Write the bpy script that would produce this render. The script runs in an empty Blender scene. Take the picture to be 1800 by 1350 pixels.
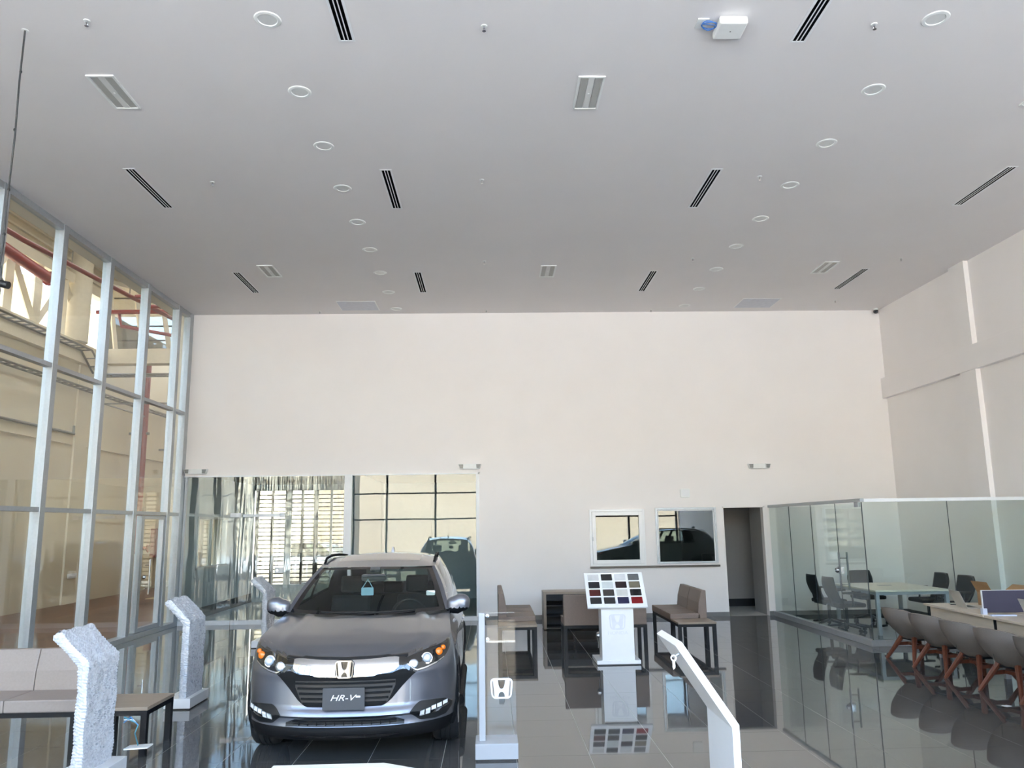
import bpy, bmesh, math, random
import numpy as np
from mathutils import Vector, Matrix
from mathutils.bvhtree import BVHTree
random.seed(7)
C = bpy.context.scene.collection
scene = bpy.context.scene

# ------------------------------------------------------------------ camera
def make_camera():
    pitch, yaw, roll = 0.17592, 0.02706, -0.01432
    fw = Vector((math.sin(yaw)*math.cos(pitch), math.cos(yaw)*math.cos(pitch), math.sin(pitch)))
    r = Vector((math.cos(yaw), -math.sin(yaw), 0)); u = r.cross(fw)
    r2 = r*math.cos(roll)+u*math.sin(roll); u2 = -r*math.sin(roll)+u*math.cos(roll)
    cd = bpy.data.cameras.new('camera'); cd.sensor_fit = 'HORIZONTAL'; cd.sensor_width = 36
    cd.lens = 36*1396/1800; cd.clip_start = .05; cd.clip_end = 2000
    co = bpy.data.objects.new('camera', cd); C.objects.link(co)
    m = Matrix((r2, u2, -fw)).transposed().to_4x4(); m.translation = (0, 0, 1.83)
    co.matrix_world = m; scene.camera = co
make_camera()

# ------------------------------------------------------------------ world, sun, exposure
SUN_EL, SUN_AZ = math.radians(60), math.radians(78)      # the sun stands high to the right, just behind the street front
def make_world():
    w = bpy.data.worlds.new('world'); scene.world = w; w.use_nodes = True
    nt = w.node_tree; nt.nodes.clear()
    sky = nt.nodes.new('ShaderNodeTexSky'); sky.sky_type = 'NISHITA'; sky.sun_disc = False
    sky.sun_elevation = SUN_EL; sky.sun_rotation = SUN_AZ; sky.air_density = 1.0; sky.dust_density = 1.5
    bg = nt.nodes.new('ShaderNodeBackground'); bg.inputs[1].default_value = 0.42
    out = nt.nodes.new('ShaderNodeOutputWorld')
    nt.links.new(sky.outputs[0], bg.inputs[0]); nt.links.new(bg.outputs[0], out.inputs[0])
    sd = bpy.data.lights.new('sun', 'SUN'); sd.energy = 5.0; sd.angle = .009; sd.color = (1, .945, .875)
    so = bpy.data.objects.new('sun', sd); C.objects.link(so)
    d = Vector((math.sin(SUN_AZ)*math.cos(SUN_EL), math.cos(SUN_AZ)*math.cos(SUN_EL), math.sin(SUN_EL)))
    so.rotation_euler = d.to_track_quat('Z', 'Y').to_euler()
    def portal(loc, rot, sx, sy):                        # daylight comes in through the glazed street front
        p = bpy.data.lights.new('daylight_portal', 'AREA'); p.shape = 'RECTANGLE'; p.size = sx; p.size_y = sy
        p.cycles.is_portal = True
        o = bpy.data.objects.new('daylight_portal', p); C.objects.link(o); o.location = loc; o.rotation_euler = rot
    portal((1.05, -3.3, 3.1), (math.radians(90), 0, 0), 14.4, 6.2)
make_world()
scene.view_settings.view_transform = 'Standard'; scene.view_settings.look = 'None'
scene.view_settings.gamma = 1; scene.view_settings.use_curve_mapping = False
scene.view_settings.exposure = 3.05
cy = scene.cycles
cy.max_bounces = 11; cy.diffuse_bounces = 6; cy.glossy_bounces = 6; cy.transmission_bounces = 6
cy.transparent_max_bounces = 18; cy.caustics_reflective = False; cy.caustics_refractive = False
cy.sample_clamp_indirect = 12; cy.adaptive_threshold = .015

# ------------------------------------------------------------------ materials
def lin(c):
    return tuple(((v/255)/12.92 if v/255 <= .04045 else ((v/255+.055)/1.055)**2.4) for v in c)
MATS = {}
def mat(name, rgb, rough=.5, metal=0., vary=.06, scale=12., bump=0., bscale=60., spec=.5, coat=0., emit=0., stretch=None, ior=None):
    """rgb is the surface's own colour (0-255 sRGB); a noise varies it a little."""
    if name in MATS: return MATS[name]
    m = bpy.data.materials.new(name); m.use_nodes = True; nt = m.node_tree
    b = nt.nodes['Principled BSDF']
    col = lin(rgb)
    tc = nt.nodes.new('ShaderNodeTexCoord'); mp = nt.nodes.new('ShaderNodeMapping')
    nt.links.new(tc.outputs['Object'], mp.inputs[0])
    if stretch: mp.inputs['Scale'].default_value = stretch
    nz = nt.nodes.new('ShaderNodeTexNoise'); nz.inputs['Scale'].default_value = scale; nz.inputs['Detail'].default_value = 4
    nt.links.new(mp.outputs[0], nz.inputs[0])
    rp = nt.nodes.new('ShaderNodeValToRGB')
    lo = [max(0, c*(1-vary)) for c in col]; hi = [min(1, c*(1+vary)) for c in col]
    rp.color_ramp.elements[0].color = (*lo, 1); rp.color_ramp.elements[1].color = (*hi, 1)
    rp.color_ramp.elements[0].position = .3; rp.color_ramp.elements[1].position = .7
    nt.links.new(nz.outputs[0], rp.inputs[0]); nt.links.new(rp.outputs[0], b.inputs['Base Color'])
    b.inputs['Roughness'].default_value = rough; b.inputs['Metallic'].default_value = metal
    b.inputs['Specular IOR Level'].default_value = spec; b.inputs['Coat Weight'].default_value = coat
    b.inputs['Coat Roughness'].default_value = .04
    if ior: b.inputs['IOR'].default_value = ior
    if emit:
        b.inputs['Emission Color'].default_value = (*col, 1); b.inputs['Emission Strength'].default_value = emit
    if bump:
        n2 = nt.nodes.new('ShaderNodeTexNoise'); n2.inputs['Scale'].default_value = bscale; n2.inputs['Detail'].default_value = 3
        nt.links.new(mp.outputs[0], n2.inputs[0])
        bp = nt.nodes.new('ShaderNodeBump'); bp.inputs['Strength'].default_value = bump; bp.inputs['Distance'].default_value = .01
        nt.links.new(n2.outputs[0], bp.inputs['Height']); nt.links.new(bp.outputs[0], b.inputs['Normal'])
    MATS[name] = m
    return m
def glass(name, tint=(.93, .96, .95), f0=.045, wave=0., wscale=(6, 6, .5)):
    """thin architectural glass: clear, with mirror reflections that grow towards grazing angles"""
    if name in MATS: return MATS[name]
    m = bpy.data.materials.new(name); m.use_nodes = True; nt = m.node_tree; nt.nodes.clear()
    L = nt.links.new; N = nt.nodes.new
    lw = N('ShaderNodeLayerWeight'); lw.inputs[0].default_value = .5
    pw = N('ShaderNodeMath'); pw.operation = 'POWER'; pw.inputs[1].default_value = 5; L(lw.outputs['Facing'], pw.inputs[0])
    ma = N('ShaderNodeMath'); ma.operation = 'MULTIPLY_ADD'; ma.inputs[1].default_value = 1-f0; ma.inputs[2].default_value = f0
    L(pw.outputs[0], ma.inputs[0])
    t = N('ShaderNodeBsdfTransparent'); t.inputs[0].default_value = (*tint, 1)
    g = N('ShaderNodeBsdfGlossy'); g.inputs['Roughness'].default_value = 0.0; g.inputs[0].default_value = (1, 1, 1, 1)
    mx = N('ShaderNodeMixShader'); L(ma.outputs[0], mx.inputs[0]); L(t.outputs[0], mx.inputs[1]); L(g.outputs[0], mx.inputs[2])
    o = N('ShaderNodeOutputMaterial'); L(mx.outputs[0], o.inputs[0])
    tc = N('ShaderNodeTexCoord'); mp = N('ShaderNodeMapping'); mp.inputs['Scale'].default_value = wscale
    nz = N('ShaderNodeTexNoise'); nz.inputs['Scale'].default_value = 1.0; nz.inputs['Detail'].default_value = 1.5
    L(tc.outputs['Object'], mp.inputs[0]); L(mp.outputs[0], nz.inputs[0])
    bp = N('ShaderNodeBump'); bp.inputs['Strength'].default_value = 1.0; bp.inputs['Distance'].default_value = max(wave, 1e-5)
    L(nz.outputs[0], bp.inputs['Height']); L(bp.outputs[0], g.inputs['Normal'])
    MATS[name] = m
    return m

# ------------------------------------------------------------------ mesh helpers
class MB:
    """collects shapes into one mesh"""
    def __init__(s): s.v = []; s.f = []
    def add(s, v, f):
        o = len(s.v); s.v += [tuple(map(float, p)) for p in v]; s.f += [tuple(i+o for i in q) for q in f]; return s
    def box(s, a, b):
        x0, y0, z0 = [min(p, q) for p, q in zip(a, b)]; x1, y1, z1 = [max(p, q) for p, q in zip(a, b)]
        return s.add([(x0,y0,z0),(x1,y0,z0),(x1,y1,z0),(x0,y1,z0),(x0,y0,z1),(x1,y0,z1),(x1,y1,z1),(x0,y1,z1)],
                     [(0,3,2,1),(4,5,6,7),(0,1,5,4),(1,2,6,5),(2,3,7,6),(3,0,4,7)])
    def prism(s, poly, axis, a, b):
        """poly: 2D outline (counter-clockwise) in the two other axes, extruded along axis from a to b"""
        def P(p, t):
            return {'x': (t, p[0], p[1]), 'y': (p[0], t, p[1]), 'z': (p[0], p[1], t)}[axis]
        n = len(poly); v = [P(p, a) for p in poly]+[P(p, b) for p in poly]
        return s.add(v, [tuple(range(n))[::-1], tuple(range(n, 2*n))]+[(i, (i+1) % n, n+(i+1) % n, n+i) for i in range(n)])
    def tube(s, path, r, n=8, cap=True):
        path = [Vector(p) for p in path]; rr = r if isinstance(r, (list, tuple)) else [r]*len(path)
        v = []; up = None
        for i, p in enumerate(path):
            d = (path[min(i+1, len(path)-1)]-path[max(i-1, 0)]).normalized()
            if up is None: up = Vector((0, 0, 1)) if abs(d.z) < .9 else Vector((1, 0, 0))
            a = d.cross(up).normalized(); b = a.cross(d).normalized(); up = b
            v += [p+(a*math.cos(2*math.pi*k/n)+b*math.sin(2*math.pi*k/n))*rr[i] for k in range(n)]
        f = [(i*n+k, i*n+(k+1) % n, (i+1)*n+(k+1) % n, (i+1)*n+k) for i in range(len(path)-1) for k in range(n)]
        if cap: f += [tuple(range(n)), tuple(range((len(path)-1)*n, len(path)*n))[::-1]]
        return s.add(v, f)
    def lathe(s, prof, n=24, axis='z', c=(0, 0, 0), cap=False):
        v = []
        for (r, h) in prof:
            for k in range(n):
                a = 2*math.pi*k/n; x, y = r*math.cos(a), r*math.sin(a)
                q = {'z': (x, y, h), 'x': (h, x, y), 'y': (y, h, x)}[axis]
                v.append((q[0]+c[0], q[1]+c[1], q[2]+c[2]))
        f = [(i*n+k, i*n+(k+1) % n, (i+1)*n+(k+1) % n, (i+1)*n+k) for i in range(len(prof)-1) for k in range(n)]
        if cap: f += [tuple(range(n))[::-1], tuple(range((len(prof)-1)*n, len(prof)*n))]
        return s.add(v, f)
    def grid(s, P, flip=False):
        h, w = len(P), len(P[0]); v = [p for row in P for p in row]
        f = [(i*w+j, i*w+j+1, (i+1)*w+j+1, (i+1)*w+j) for i in range(h-1) for j in range(w-1)]
        if flip: f = [q[::-1] for q in f]
        return s.add(v, f)
    def build(s, name, m, parent=None, bevel=0., smooth=False, seg=2, weld=False, loc=None, rot=None, recalc=True):
        me = bpy.data.meshes.new(name)
        bm = bmesh.new()
        vs = [bm.verts.new(p) for p in s.v]
        for q in s.f:
            try: bm.faces.new([vs[i] for i in q])
            except ValueError: pass
        if weld: bmesh.ops.remove_doubles(bm, verts=bm.verts, dist=1e-4)
        if recalc: bmesh.ops.recalc_face_normals(bm, faces=bm.faces)
        if bevel:
            es = [e for e in bm.edges if len(e.link_faces) == 2 and e.calc_face_angle(0) > .5]
            bmesh.ops.bevel(bm, geom=es, offset=bevel, segments=seg, profile=.6, affect='EDGES', clamp_overlap=True)
        bm.to_mesh(me); bm.free()
        for p in me.polygons: p.use_smooth = smooth
        if smooth and hasattr(me, 'set_sharp_from_angle'): me.set_sharp_from_angle(angle=math.radians(38))
        me.materials.append(m)
        o = bpy.data.objects.new(name, me); C.objects.link(o)
        if parent: o.parent = parent
        if loc: o.location = loc
        if rot: o.rotation_euler = rot
        return o
def B(a, b): return MB().box(a, b)
def thing(name, label, cat, loc=(0, 0, 0), rz=0., group=None, kind=None):
    o = bpy.data.objects.new(name, None); C.objects.link(o); o.empty_display_size = .1
    o.location = loc; o.rotation_euler = (0, 0, rz); o['label'] = label; o['category'] = cat
    if group: o['group'] = group
    if kind: o['kind'] = kind
    return o
def tag(o, label, cat, group=None, kind=None):
    o['label'] = label; o['category'] = cat
    if group: o['group'] = group
    if kind: o['kind'] = kind
    return o
def struct(o, label=None):
    o['kind'] = 'structure'
    if label: o['label'] = label
    return o
def frame_node(name, loc=(0, 0, 0), label=None):
    o = bpy.data.objects.new(name, None); C.objects.link(o); o.location = loc; o['kind'] = 'structure'
    if label: o['label'] = label
    return o
def link_copy(src, parent=None, loc=None, rot=None):
    c = src.copy(); C.objects.link(c); c.parent = parent
    if loc is not None: c.location = loc
    if rot is not None: c.rotation_euler = rot
    return c
def copy_tree(o, parent=None):
    c = o.copy(); C.objects.link(c); c.parent = parent
    for ch in list(o.children): copy_tree(ch, c)
    return c
def rrect(w, h, r, n=5, cx=0, cz=0):
    p = []
    for (sx, sz, a0) in ((1, 1, 0), (-1, 1, 90), (-1, -1, 180), (1, -1, 270)):
        for k in range(n+1):
            a = math.radians(a0+90*k/n); p.append((cx+sx*(w/2-r)+r*math.cos(a), cz+sz*(h/2-r)+r*math.sin(a)))
    return p
ORD = ['first', 'second', 'third', 'fourth', 'fifth', 'sixth', 'seventh', 'eighth', 'ninth', 'tenth']

# common materials
M_WALL = mat('wall_paint', (242, 237, 235), .6, vary=.012, scale=1.5, bump=.03, bscale=250)
M_CEIL = mat('ceiling_paint', (231, 227, 227), .7, vary=.015, scale=.8, bump=.02, bscale=200)
M_ALU = mat('brushed_aluminium', (176, 180, 184), .38, .55, vary=.05, scale=30)
M_ALUW = mat('white_aluminium', (235, 236, 238), .35, .0, vary=.02)
M_STEEL = mat('polished_steel', (205, 207, 210), .16, 1.0, vary=.03)
M_CHROME = mat('chrome', (205, 206, 209), .05, 1.0, vary=.01)
M_BLACK = mat('black_plastic', (22, 23, 25), .42, vary=.1)
M_BLACKMET = mat('black_steel', (15, 15, 19), .5, .0, vary=.08, spec=.3)
M_WHITE = mat('white_lacquer', (240, 241, 243), .22, vary=.01)
M_WHITEPL = mat('white_plastic', (236, 237, 236), .4, vary=.015)
M_SLOTSHADE = mat('slot_shade_black', (5, 5, 5), .95, spec=.05)
G_PANE = glass('clear_glass')
G_GREEN = glass('green_tint_glass', (.89, .935, .92), .028)
G_WAVY = glass('tempered_glass', (.90, .94, .93), .07, wave=.0035, wscale=(9, 9, .7))
G_FLAT = glass('front_glass', (.90, .94, .93), .065, wave=.0006, wscale=(1.5, 1.5, .8))

# ------------------------------------------------------------------ the setting
XL, XR, YB, HC, YF = -6.136, 8.238, 16.125, 6.212, -3.2
M_TILE = mat('polished_tile', (86, 85, 84), .03, vary=.10, scale=2.2, spec=.5, ior=1.9, stretch=(1, 2.6, 1))
M_GROUT = mat('grout', (205, 203, 198), .8)
def make_floor():
    f = struct(B((XL-.2, YF, -.1), (XR+.15, YB+6, -.0012)).build('floor', M_GROUT), 'grey floor slab with pale grout between polished tiles')
    s = .589; g = .0035
    me = None; rest = MB(); rnd = random.Random(3)
    cells = []
    for i in range(-11, 16):
        for j in range(-18, 17):
            x0, y0 = -.412+s*i, 6.80+s*j
            if x0+s < XL or x0 > XR or y0+s < YF or y0 > YB: continue
            cells.append((x0, y0))
    def seen(c):
        x, y = c[0]+s/2, c[1]+s/2
        return y > 5.9 and abs(x-.03*y) < .70*y
    vis = sorted([c for c in cells if seen(c)], key=lambda c: c[1])[:300]
    vs = set(vis)
    proto = None
    for c in cells:
        x0, y0 = max(c[0], XL), max(c[1], YF); x1, y1 = min(c[0]+s, XR), min(c[1]+s, YB+.02)
        if c in vs:
            full = abs(x1-x0-s) < 1e-6 and abs(y1-y0-s) < 1e-6
            tilt = (rnd.uniform(-.0009, .0009), rnd.uniform(-.0009, .0009), 0)
            if full and proto is not None: link_copy(proto, f, ((x0+x1)/2, (y0+y1)/2, 0), tilt)
            else:
                o = B((-(x1-x0)/2+g/2, -(y1-y0)/2+g/2, -.012), ((x1-x0)/2-g/2, (y1-y0)/2-g/2, 0)).build('tile', M_TILE, f, loc=((x0+x1)/2, (y0+y1)/2, 0), rot=tilt)
                if full: proto = o
        else: rest.box((x0+g/2, y0+g/2, -.012), (x1-g/2, y1-g/2, 0))
    r = rest.build('tile_field', M_TILE, f); r['kind'] = 'stuff'
make_floor()
struct(B((XL-.25, YF, HC), (XR+.2, YB+.2, HC+.3)).build('ceiling', M_CEIL), 'smooth white painted showroom ceiling')

def make_back_wall():
    w = MB(); y0, y1 = YB, YB+.15
    def s(x0, x1, z0, z1): w.box((x0, y0, z0), (x1, y1, z1))
    s(XL-.12, XR+.2, 2.87, HC+.02); s(-.26, 1.95, 0, 2.87); s(1.95, 3.06, 0, 1.0); s(1.95, 3.06, 2.115, 2.87)
    s(3.06, 3.28, 0, 2.87); s(3.28, 4.51, 0, 1.03); s(3.28, 4.51, 2.13, 2.87); s(4.51, 4.665, 0, 2.87)
    s(4.665, 5.47, 2.12, 2.87); s(5.47, XR+.2, 0, 2.87)
    struct(w.build('wall_back', M_WALL, recalc=False), 'tall white rear wall of the showroom')
    m = mat('grey_skirting', (118, 117, 116), .25)
    b = MB().box((-.19, YB-.012, 0), (4.665, YB, .085)).box((5.47, YB-.012, 0), (XR, YB, .085))
    struct(b.build('baseboard_back', m))
    struct(B((XR-.012, 3, 0), (XR, YB, .085)).build('baseboard_right', m))
make_back_wall()
struct(B((XR, YF, -.1), (XR+.2, YB+.15, HC+.02)).build('wall_right', M_WALL), 'white right wall with a beam and a pilaster')
struct(B((XR-.10, 8, 4.315), (XR, YB, 4.735)).build('trim_1', M_WALL, bevel=.006), 'white horizontal beam running along the right wall')
struct(MB().box((XR-.085, 12.92, 0), (XR, 13.37, 4.315)).box((XR-.085, 12.92, 4.735), (XR, 13.37, HC)).build('trim_2', M_WALL), 'white pilaster on the right wall')
struct(MB().box((-.285, YB-.02, 0), (-.255, YB+.15, 2.885)).box((XL, YB-.02, 2.86), (-.255, YB+.15, 2.885)).build('trim_3', M_WHITE), 'bright white trim round the rear glass opening')

def make_left_glazing():
    n = frame_node('window_1', (0, 0, 0), 'floor to ceiling glazed wall with aluminium mullions beside the workshop hall')
    ys = [15.36-1.43*k for k in range(13)]
    xs0, xs1 = -6.27, XL
    for y in ys: B((xs0, y, .06), (xs1, y+.125, HC)).build('mullion', M_ALU, n, bevel=.004)
    B((xs0, 15.95, .06), (xs1, YB, HC)).build('mullion', M_ALU, n, bevel=.004)
    edges = ys[::-1]+[15.95]
    for (z0, z1) in ((2.10, 2.162), (4.10, 4.162), (6.12, HC)):
        for a, b in zip(edges[:-1], edges[1:]): B((xs0+.02, a+.125, z0), (xs1-.012, b, z1)).build('transom', M_ALU, n)
    B((xs0-.03, edges[0], 0), (xs1+.02, YB, .085)).build('base_rail', M_ALU, n, bevel=.004)
    rows = ((.085, 2.10), (2.162, 4.10), (4.162, 6.12))
    for a, b in zip(edges[:-1], edges[1:]):
        for (z0, z1) in rows:
            if abs(a-13.93) < .01 and z0 < .1: continue
            B((-6.215, a+.12, z0-.005), (-6.205, b+.005, z1+.005)).build('pane', G_PANE, n)
    d = frame_node('door_1', (0, 0, 0), 'glazed aluminium door with a vertical pull bar')
    y0, y1 = 14.075, 15.345
    B((-6.25, y0+.26, .09), (-6.16, y0+.37, 2.09)).build('stile', M_ALU, d, bevel=.003)
    B((-6.25, y1-.07, .09), (-6.16, y1, 2.09)).build('stile', M_ALU, d, bevel=.003)
    B((-6.25, y0+.37, 2.03), (-6.16, y1-.07, 2.09)).build('rail', M_ALU, d); B((-6.25, y0+.37, .09), (-6.16, y1-.07, .16)).build('rail', M_ALU, d)
    B((-6.215, y0, .09), (-6.205, y0+.26, 2.095)).build('pane', G_PANE, d)
    B((-6.215, y0+.36, .15), (-6.205, y1-.06, 2.035)).build('pane', G_PANE, d)
    MB().tube([(-6.09, 14.62, .72), (-6.09, 14.62, 1.32)], .014, 10).tube([(-6.17, 14.62, .82), (-6.09, 14.62, .82)], .009).tube([(-6.17, 14.62, 1.22), (-6.09, 14.62, 1.22)], .009).build('handle', M_STEEL, d, smooth=True)
    MB().lathe([(0, 0), (.03, 0), (.035, .02), (.02, .05), (0, .055)], 14, 'x', (-6.16, 14.52, 1.02)).build('lock', M_STEEL, d, smooth=True)
make_left_glazing()

def make_back_glazing():
    n = frame_node('window_2', (0, 0, 0), 'wide glass front filling the opening in the rear wall')
    y = YB+.03
    for a, b in ((-6.13, -5.11), (-5.10, -4.14), (-4.13, -2.96), (-2.80, -2.21), (-2.205, -1.21), (-1.205, -.29)):
        B((a, y-.05, 0), (b, y+.06, .085)).build('sill', M_ALUW, n, bevel=.003)
    B((-2.955, y-.04, .0), (-2.80, y+.06, 2.86)).build('post', M_ALUW, n, bevel=.004)
    B((-6.13, y-.02, .085), (-6.08, y+.04, 2.86)).build('post', M_ALU, n); B((-.32, y-.02, .085), (-.285, y+.04, 2.86)).build('post', M_ALUW, n)
    def pane(x0, x1, z0, z1, m): B((x0+.002, y, z0), (x1-.002, y+.010, z1)).build('pane', m, n)
    pane(-6.08, -5.115, .085, 2.86, G_WAVY); pane(-5.115, -4.14, 2.115, 2.86, G_WAVY)
    pane(-4.14, -2.955, .085, 2.06, G_WAVY); pane(-4.14, -2.955, 2.065, 2.86, G_WAVY)
    pane(-2.80, -2.205, .085, 2.86, G_FLAT); pane(-2.205, -1.21, .085, 2.86, G_FLAT); pane(-1.21, -.32, .085, 2.86, G_FLAT)
    d = frame_node('door_2', (0, 0, 0), 'frameless glass door with steel patch fittings and pull bar')
    B((-5.11, y, .09), (-4.145, y+.010, 2.10)).build('pane', G_WAVY, d)
    B((-5.20, y-.03, 2.06), (-4.985, y+.04, 2.145)).build('patch_fitting', M_ALUW, d, bevel=.004); B((-4.225, y-.03, 2.05), (-4.12, y+.04, 2.135)).build('patch_fitting', M_ALUW, d, bevel=.004)
    B((-4.95, y-.01, 2.065), (-4.23, y+.02, 2.12)).build('header_rail', M_ALU, d)
    B((-4.285, y-.025, .97), (-4.125, y+.03, 1.07)).build('lock', M_ALUW, d, bevel=.004)
    MB().lathe([(0, 0), (.028, 0), (.028, -.012), (0, -.012)], 16, 'y', (-4.235, y-.025, 1.02)).build('keyhole', M_STEEL, d)
    MB().tube([(-4.32, y-.07, .74), (-4.32, y-.07, 1.30)], .015, 10).tube([(-4.32, y-.07, .84), (-4.32, y, .84)], .01).tube([(-4.32, y-.07, 1.2), (-4.32, y, 1.2)], .01).build('handle', M_STEEL, d, smooth=True)
make_back_glazing()

def make_office_windows():
    y = YB
    def ring(x0, x1, z0, z1, t, ya, yb):
        return MB().box((x0, ya, z0), (x0+t, yb, z1)).box((x1-t, ya, z0), (x1, yb, z1)).box((x0+t, ya, z1-t), (x1-t, yb, z1)).box((x0+t, ya, z0), (x1-t, yb, z0+t))
    a = frame_node('window_3', label='office window with a thick white frame')
    ring(1.95, 3.06, 1.0, 2.115, .045, y-.03, y+.10).build('frame', M_WHITE, a, bevel=.004)
    ring(1.997, 3.013, 1.047, 2.068, .075, y-.05, y+.03).build('sash', M_WHITE, a, bevel=.005)
    B((2.07, y-.012, 1.12), (2.94, y-.004, 1.995)).build('pane', G_OFFICE, a)
    B((1.99, y-.062, 1.50), (2.012, y-.045, 1.57)).build('latch', M_ALU, a, bevel=.003)
    b = frame_node('window_4', label='office window with a slim aluminium frame')
    ring(3.28, 4.51, 1.03, 2.13, .04, y-.02, y+.10).build('frame', M_ALU, b, bevel=.003)
    ring(3.322, 4.468, 1.042, 2.088, .022, y-.008, y+.03).build('sash', M_ALUW, b, bevel=.003)
    B((3.342, y+.004, 1.06), (4.448, y+.012, 2.066)).build('pane', G_OFFICE, b)
    g = mat('granite_sill', (92, 86, 80), .3, vary=.55, scale=160)
    struct(MB().box((1.94, y-.05, .962), (4.53, y+.02, 1.0)).build('trim_4', g, bevel=.003), 'dark speckled granite sill below the office windows')
G_OFFICE = glass('office_glass', (.72, .78, .76), .07, wave=.0004, wscale=(1.2, 1.2, 1.2))
make_office_windows()

def make_rooms_behind():
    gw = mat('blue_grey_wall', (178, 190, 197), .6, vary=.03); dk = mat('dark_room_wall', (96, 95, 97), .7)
    cg = mat('corridor_grey', (160, 157, 154), .6, vary=.02)
    y0 = YB+.15
    struct(MB().box((-2.80, 21.0, 0), (1.2, 21.1, 2.95)).box((1.15, y0, 0), (1.25, 21, 2.95)).box((-2.93, y0+.02, 0), (-2.81, 21.1, 2.95)).box((-6.2, 21.0, 0), (-2.93, 21.1, .42)).box((-6.2, 21.0, 2.8), (-2.93, 21.1, 2.95)).build('wall_backroom', gw), 'blue grey walls of the rooms behind the rear glass')
    bw = frame_node('window_7', label='barred window wall at the back of the rear room')
    dkm = mat('dark_bronze_bar', (74, 68, 60), .5, .2)
    for x, wd, mm in ((-6.13, .08, dkm), (-5.72, .05, dkm), (-5.36, .16, M_ALUW), (-4.95, .05, dkm), (-4.62, .10, dkm), (-4.2, .05, M_ALUW), (-3.85, .12, dkm), (-3.45, .05, dkm), (-3.06, .10, dkm)): B((x, 21.0, .42), (x+wd, 21.09, 2.8)).build('post', mm, bw)
    for k in range(22): B((-6.1, 21.04, .47+.105*k), (-2.95, 21.06, .497+.105*k)).build('bar', dkm, bw)
    gs = glass('daylight_dimming_glass', (.42, .41, .38), .04)  # dark tint added to dim the bright daylight behind the bars
    for k in range(4): B((-6.13+.79*k, 21.07, .42), (-5.345+.79*k, 21.078, 2.8)).build('pane', gs, bw)
    emb = MB().prism([(32, -.3), (66, -.3), (66, 9), (46, 7), (38, 3)], 'x', -14, 8).build('embankment', mat('dry_hillside', (174, 155, 129), .95)); tag(emb, 'dry tan embankment outside behind the rear windows', 'embankment')
    lw = MB().box((-6.25, YB+.02, 0), (-6.15, 17.0, 2.95)).box((-6.25, 18.9, 0), (-6.15, 21, 2.95)).box((-6.25, 17.0, 0), (-6.15, 18.9, 1.0)).box((-6.25, 17.0, 2.1), (-6.15, 18.9, 2.95))
    struct(lw.build('wall_backroom_left', gw), 'blue grey partition with a sliding window to the workshop hall')
    sw = frame_node('window_6', label='sliding window between back room and workshop hall')
    MB().box((-6.26, 17.0, 1.0), (-6.13, 17.06, 2.1)).box((-6.26, 18.84, 1.0), (-6.13, 18.9, 2.1)).box((-6.26, 17.0, 2.05), (-6.13, 18.9, 2.1)).box((-6.26, 17.0, 1.0), (-6.13, 18.9, 1.05)).build('frame', M_ALU, sw)
    B((-6.22, 17.92, 1.05), (-6.17, 17.98, 2.05)).build('mullion', M_ALU, sw)
    B((-6.21, 17.06, 1.05), (-6.20, 17.92, 2.05)).build('pane', G_PANE, sw); B((-6.19, 17.98, 1.05), (-6.18, 18.84, 2.05)).build('pane', G_PANE, sw)
    struct(B((-6.15, YB+.1, 0), (-6.135, 21, .22)).build('baseboard_backroom', mat('black_skirting', (36, 36, 38), .35)))
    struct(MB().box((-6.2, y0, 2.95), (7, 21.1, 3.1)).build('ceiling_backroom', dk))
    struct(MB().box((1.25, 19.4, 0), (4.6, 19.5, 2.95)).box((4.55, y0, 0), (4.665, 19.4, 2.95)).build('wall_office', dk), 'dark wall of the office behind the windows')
    struct(MB().box((4.665, 18.0, 0), (6.6, 18.1, 2.95)).box((5.47, y0, 0), (5.6, 17.0, 2.95)).box((6.5, y0, 0), (6.6, 18.0, 2.95)).build('wall_corridor', cg), 'plain grey wall at the end of the corridor')
    struct(B((4.665, 17.985, 0), (6.5, 18.0, .16)).build('baseboard_corridor', mat('black_skirting', (36, 36, 38), .35)))
    struct(MB().box((4.64, YB-.006, 0), (4.668, YB+.15, 2.14)).box((5.467, YB-.006, 0), (5.50, YB+.15, 2.14)).box((4.64, YB-.006, 2.115), (5.50, YB+.15, 2.14)).build('trim_5', M_WALL), 'white lining of the corridor doorway')
make_rooms_behind()

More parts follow.
